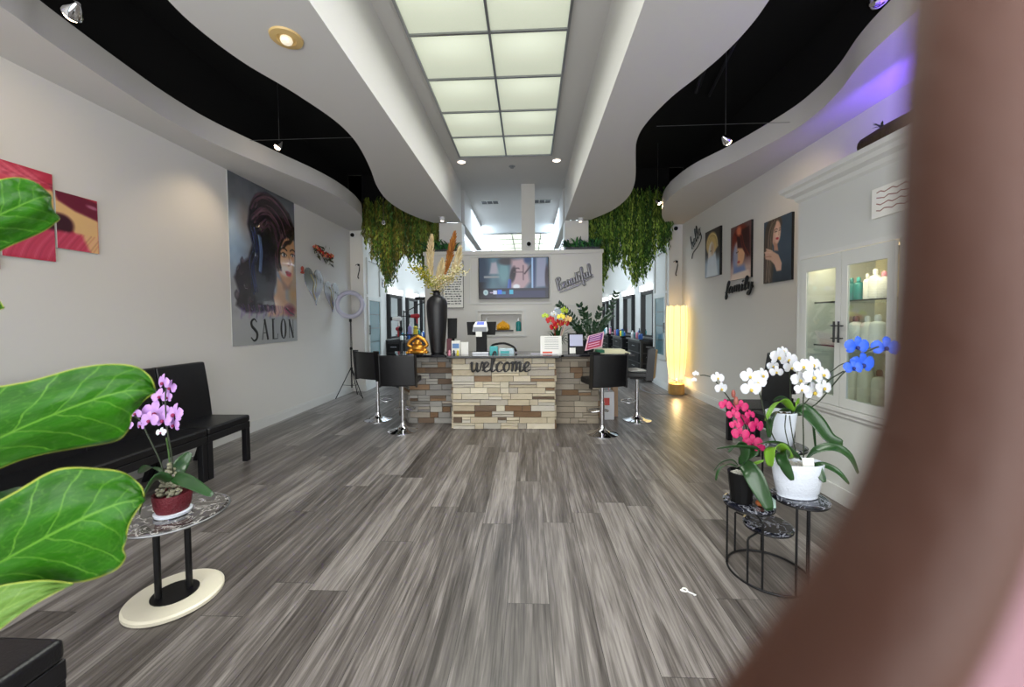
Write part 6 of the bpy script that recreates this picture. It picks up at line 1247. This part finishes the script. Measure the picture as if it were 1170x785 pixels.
# loose spray of faint white blossoms reaching left, from the same pot
stemp(t, ((822, 441, 2.26), (814, 432, 2.26), (806, 429, 2.27), (800, 429, 2.28)), .003); flowers(t, [(820, 432, .036), (824, 444, .038)], 'petal_w', 'lip_y', 2.25, 11, 'small white blossom'); flowers(t, [(795, 427, .018), (793, 434, .016)], 'petal_w', 'petal_w', 2.28, 12, 'tiny pale bud')
b = MB(); c = Vector((T1[0]+.075, T1[1]-.075, T1[2]+.017)); b.add([c+Vector((-.03, 0, .0)), c+Vector((.03, -.01, 0)), c+Vector((.04, .01, .07)), c+Vector((-.02, .02, .07)), c+Vector((-.03, .003, .0)), c+Vector((.03, -.007, 0)), c+Vector((.04, .013, .07)), c+Vector((-.02, .023, .07))], [(0, 1, 2, 3), (7, 6, 5, 4), (0, 4, 5, 1), (1, 5, 6, 2), (2, 6, 7, 3), (3, 7, 4, 0)])
tag(b.build('plant_tag', mat('pale_green_card', 'c8e6dc', .5)), 'pale green plant card leaning at the edge of the lower tier', 'card')
b = MB(); b.ell((T1[0]+.03, T1[1]-.06, T1[2]+.035), .025, .02, .018, 10, 8); tag(b.build('wood_chip', mat('orange_bark', 'b8683a', .8), smooth=True), 'orange wood chip beside the black orchid pot', 'wood chip')

# ============================================================ fiddle-leaf fig in the left foreground
def fig_mat(name, base, vein, light):
    m = mat(name, base, .28, spec=.16); nt = m.node_tree; b = nt.nodes['Principled BSDF']; N = nt.nodes.new; L = nt.links.new
    uv = N('ShaderNodeUVMap'); uv.uv_map = 'UVMap'; sp = N('ShaderNodeSeparateXYZ'); L(uv.outputs[0], sp.inputs[0])
    def mth(op, a, c=None):
        n = N('ShaderNodeMath'); n.operation = op
        for i, v in enumerate((a, c)):
            if v is None: continue
            if isinstance(v, (int, float)): n.inputs[i].default_value = v
            else: L(v, n.inputs[i])
        return n.outputs[0]
    v = mth('ABSOLUTE', sp.outputs[1]); nz = N('ShaderNodeTexNoise'); nz.inputs['Scale'].default_value = 3; nz.inputs['Detail'].default_value = 3; L(uv.outputs[0], nz.inputs['Vector'])
    s = mth('SUBTRACT', sp.outputs[0], mth('MULTIPLY', mth('POWER', v, .85), .22)); s = mth('ADD', s, mth('MULTIPLY', nz.outputs['Fac'], .06))
    q = mth('ABSOLUTE', mth('SUBTRACT', mth('FRACT', mth('MULTIPLY', s, 7.5)), .5)); side = mth('LESS_THAN', q, .022); mid = mth('LESS_THAN', v, .022)
    vo = N('ShaderNodeTexVoronoi'); vo.feature = 'DISTANCE_TO_EDGE'; vo.inputs['Scale'].default_value = 16; L(uv.outputs[0], vo.inputs['Vector']); net = mth('MULTIPLY', mth('LESS_THAN', vo.outputs['Distance'], .03), .35)
    fac = mth('MAXIMUM', mth('MAXIMUM', side, mid), net)
    n2 = N('ShaderNodeTexNoise'); n2.inputs['Scale'].default_value = 2.2; L(uv.outputs[0], n2.inputs['Vector'])
    m1 = N('ShaderNodeMix'); m1.data_type = 'RGBA'; L(n2.outputs['Fac'], m1.inputs[0]); m1.inputs[6].default_value = (*srgb(base), 1); m1.inputs[7].default_value = (*srgb(light), 1)
    m2 = N('ShaderNodeMix'); m2.data_type = 'RGBA'; L(mth('MULTIPLY', fac, .75), m2.inputs[0]); L(m1.outputs[2], m2.inputs[6]); m2.inputs[7].default_value = (*srgb(vein), 1)
    edge = mth('GREATER_THAN', v, .975); m3 = N('ShaderNodeMix'); m3.data_type = 'RGBA'; L(mth('MULTIPLY', edge, .7), m3.inputs[0]); L(m2.outputs[2], m3.inputs[6]); m3.inputs[7].default_value = (*srgb('a9b04a'), 1)
    L(m3.outputs[2], b.inputs['Base Color']); bp = N('ShaderNodeBump'); bp.inputs['Strength'].default_value = .5; bp.inputs['Distance'].default_value = .004; L(mth('SUBTRACT', mth('MULTIPLY', q, .8), fac), bp.inputs['Height']); L(bp.outputs[0], b.inputs['Normal'])
    b.inputs['Transmission Weight'].default_value = 0; return m
M['fig'] = fig_mat('fig_leaf', '0e3006', '55822a', '2a660c'); M['fig_back'] = fig_mat('fig_leaf_underside', '4c6a2c', '7f9850', '5c7c38')
FX, FY = -1.28, .80
t = thing('fiddle_leaf_fig', 'large glossy fiddle-leaf fig whose leaves fill the left foreground', 'plant', (FX, FY, 0), world=True)
b = MB(); b.lathe([(.13, 0), (.15, .01), (.18, .28), (.19, .32), (.18, .32), (.165, .28)], 32, (FX, FY, 0)); b.build('pot', M['ceramic_s'], t, smooth=True)
b = MB(); b.cyl((FX, FY, .25), .165, .02, 24); b.build('soil', M['bark'], t)
trunk = smoothpath([(FX, FY, .25), (FX+.02, FY-.02, .8), (FX-.02, FY+.02, 1.3), (FX+.02, FY, 1.85)], 6); b = MB(); b.tube(trunk, [.02-.012*i/len(trunk) for i in range(len(trunk))], 10); b.build('trunk', M['bark'], t, smooth=True)
def fig_leaf(mid, up, lo, m='fig', lab=None, zig=.004, ru=1.0):
    """mid: (px,py,depth) along the midrib; up/lo: half widths in metres at those points with a lean in depth"""
    path = smoothpath(seg(*mid), 6); n = len(path); nn = len(mid)-1
    su = smoothpath([(a, c, 0) for a, c in up], 6); sl = smoothpath([(a, c, 0) for a, c in lo], 6)
    def interp(a, i): return (max(.0005, a[i].x), a[i].y)
    me = MB(); W_ = 9; uvs = []; rnd = random.Random(int(mid[0][0]*7+mid[-1][1]))
    for i, p in enumerate(path):
        tdir = (path[min(i+1, n-1)]-path[max(i-1, 0)]).normalized(); view = (p-EYE).normalized(); s = view.cross(tdir).normalized()
        if s.z < 0: s = -s
        wu, du = interp(su, i); wl, dl = interp(sl, i)
        for k in range(-W_, W_+1):
            q = k/W_; w_, d_ = (wu, du) if q > 0 else (wl, dl); rip = zig*math.sin(i*.9+(1.3 if q > 0 else 0))*abs(q)**2
            me.v.append(p+s*q*w_*(1+.0*rip)+view*(d_*abs(q)**1.4+rip+.003*math.cos(q*9))); me.c.append((1, 1, 1)); uvs.append((i/(n-1), q))
    c = 2*W_+1
    for i in range(n-1):
        for k in range(c-1): me.f.append((i*c+k, i*c+k+1, (i+1)*c+k+1, (i+1)*c+k)); me.m.append(0)
    o = me.build('leaf', M[m], t, smooth=True, label=lab); ul = o.data.uv_layers.new(name='UVMap')
    for li, lp in enumerate(o.data.loops): ul.data[li].uv = uvs[lp.vertex_index]
    sm = o.modifiers.new('solid', 'SOLIDIFY'); sm.thickness = .0012
    return o
def petiole(a, zt):
    k = min(range(len(trunk)), key=lambda i: abs(trunk[i].z-zt)); b = MB(); e = P(*a[:2], y=a[2]); b.tube(smoothpath([trunk[k], (trunk[k]+e)/2+Vector((0, 0, .04)), e], 5), .005, 7); b.build('petiole', M['stem'], t, smooth=True)
fig_leaf([(-150, 575, .62), (-60, 530, .60), (5, 498, .58), (60, 474, .57), (108, 456, .57), (142, 447, .575), (163, 446, .585), (178, 448, .60)], [(.01, 0), (.085, .03), (.085, .04), (.062, .03), (.054, .02), (.044, .01), (.028, 0), (.001, 0)], [(.01, 0), (.04, .02), (.048, .03), (.066, .05), (.078, .06), (.056, .05), (.026, .03), (.001, 0)], lab='upper of the two big horizontal leaves'); petiole((-150, 575, .62), 1.25)
fig_leaf([(-160, 720, .56), (-70, 680, .54), (0, 643, .53), (50, 615, .52), (95, 592, .52), (130, 577, .53), (152, 572, .54), (165, 572, .55)], [(.01, 0), (.07, .02), (.082, .02), (.078, .015), (.080, .01), (.055, .01), (.028, .01), (.001, 0)], [(.01, 0), (.04, .02), (.045, .01), (.082, .03), (.094, .05), (.078, .04), (.052, .02), (.001, 0)], lab='lower big leaf'); petiole((-160, 720, .56), 1.05)
fig_leaf([(-150, 800, .50), (-60, 740, .50), (-10, 705, .50), (40, 680, .505), (84, 667, .52)], [(.01, 0), (.04, 0), (.04, 0), (.02, 0), (.001, 0)], [(.01, 0), (.03, .01), (.022, .01), (.012, .01), (.001, 0)], 'fig_back', 'pale underside of the lowest leaf'); petiole((-150, 800, .50), .9)
fig_leaf([(-140, 300, .66), (-70, 275, .64), (-25, 256, .62), (12, 240, .62), (34, 230, .62), (48, 225, .63), (58, 224, .65)], [(.01, 0), (.05, .03), (.05, .04), (.045, .04), (.040, .04), (.030, .03), (.002, 0)], [(.01, 0), (.05, .02), (.046, .02), (.046, .02), (.042, .02), (.034, .02), (.002, 0)], lab='topmost leaf'); petiole((-140, 290, .66), 1.7)
fig_leaf([(-120, 360, .7), (-60, 350, .7), (-20, 348, .7), (5, 352, .71)], [(.01, 0), (.05, .02), (.03, .01), (.001, 0)], [(.01, 0), (.05, .02), (.03, .01), (.001, 0)], lab='small leaf tip at the left edge'); petiole((-120, 360, .7), 1.6)
# more of the crown, out of frame to the left
for k in range(8):
    a = R(110+k*32); z = 1.0+.1*k; k0 = min(range(len(trunk)), key=lambda i: abs(trunk[i].z-z)); p0 = trunk[k0]; d = Vector((math.cos(a), math.sin(a), .1)); e = p0+d*.34; 
    if e.x > -1.2: continue
    b = MB(); pp = smoothpath([p0+d*.05, p0+d*.2+Vector((0, 0, .05)), e], 4); b.strap(pp, [.16*max(.08, math.sin(math.pi*(.08+.9*i/(len(pp)-1)))) for i in range(len(pp))], (-math.sin(a), math.cos(a), 0), n=7, cup=.1); o = b.build('leaf', M['orchid_leaf'], t, smooth=True)

# ============================================================ the hand, close to the lens on the right
t = thing('hand', 'blurred fingers of a hand held close to the lens on the right', 'hand', tuple(P(1150, 1150, y=.075)), world=True)
def skin_obj(name, chains, m, parent, label=None):
    off = Vector(WORLD[parent.name]); vs = []; es = []; rs = []
    root = chains[0][0]
    def addv(p, r): vs.append(tuple(Vector(p)-off)); rs.append(r); return len(vs)-1
    ids = {}
    for ch in chains:
        prev = None
        for key, p, r in ch:
            if key in ids: i = ids[key]
            else: i = addv(p, r); ids[key] = i
            if prev is not None: es.append((prev, i))
            prev = i
    me = bpy.data.meshes.new(name); me.from_pydata(vs, es, []); o = bpy.data.objects.new(name, me); C.objects.link(o); o.parent = parent; me.materials.append(m)
    sk = o.modifiers.new('skin', 'SKIN'); sk.use_smooth_shade = True
    sv = me.skin_vertices[0].data if me.skin_vertices else None
    if sv is None:
        bm_ = bmesh.new(); bm_.from_mesh(me); lay = bm_.verts.layers.skin.verify()
        for v in bm_.verts: v[lay].radius = (rs[v.index], rs[v.index]); v[lay].use_root = (v.index == 0)
        bm_.to_mesh(me); bm_.free()
    else:
        for i, v in enumerate(sv): v.radius = (rs[i], rs[i]); v.use_root = (i == 0)
    ss = o.modifiers.new('sub', 'SUBSURF'); ss.levels = 2; ss.render_levels = 2
    return o
import bmesh
def H(px, py, d): return P(px, py, y=d)
palm = ('palm', H(1230, 1180, .078), .024)
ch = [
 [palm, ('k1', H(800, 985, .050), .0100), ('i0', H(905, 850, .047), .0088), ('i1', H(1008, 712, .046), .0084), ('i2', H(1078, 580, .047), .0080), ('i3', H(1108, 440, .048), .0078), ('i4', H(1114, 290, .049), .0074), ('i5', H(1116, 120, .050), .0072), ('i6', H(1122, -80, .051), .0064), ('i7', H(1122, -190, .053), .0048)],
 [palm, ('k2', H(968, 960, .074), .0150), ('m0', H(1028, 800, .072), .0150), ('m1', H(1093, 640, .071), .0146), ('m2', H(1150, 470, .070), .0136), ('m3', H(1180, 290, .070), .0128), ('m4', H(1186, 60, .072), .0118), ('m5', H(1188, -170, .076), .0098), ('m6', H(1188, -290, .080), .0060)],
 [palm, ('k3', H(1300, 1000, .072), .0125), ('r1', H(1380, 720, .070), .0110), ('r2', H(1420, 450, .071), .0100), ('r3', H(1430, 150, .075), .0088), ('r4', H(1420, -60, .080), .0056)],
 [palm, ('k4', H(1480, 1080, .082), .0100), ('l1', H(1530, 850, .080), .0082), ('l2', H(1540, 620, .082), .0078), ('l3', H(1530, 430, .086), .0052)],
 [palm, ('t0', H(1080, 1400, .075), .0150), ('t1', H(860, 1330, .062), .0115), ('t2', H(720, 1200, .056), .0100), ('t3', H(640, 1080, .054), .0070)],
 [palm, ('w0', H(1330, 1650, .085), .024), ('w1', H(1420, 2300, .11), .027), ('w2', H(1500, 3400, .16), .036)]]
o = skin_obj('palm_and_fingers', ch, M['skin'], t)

# unseen phone, added to keep daylight off the hand; lens at its right end
t = thing('added_unseen_phone', 'dark smartphone added unseen behind the viewpoint to shade the hand', 'phone', (-.05, -.012, 1.445), world=True)
b = MB(); b.box((-.135, -.0125, 1.445), (.032, -.0045, 1.522)); b.build('body', M['blackplastic'], t, bevel=.003)
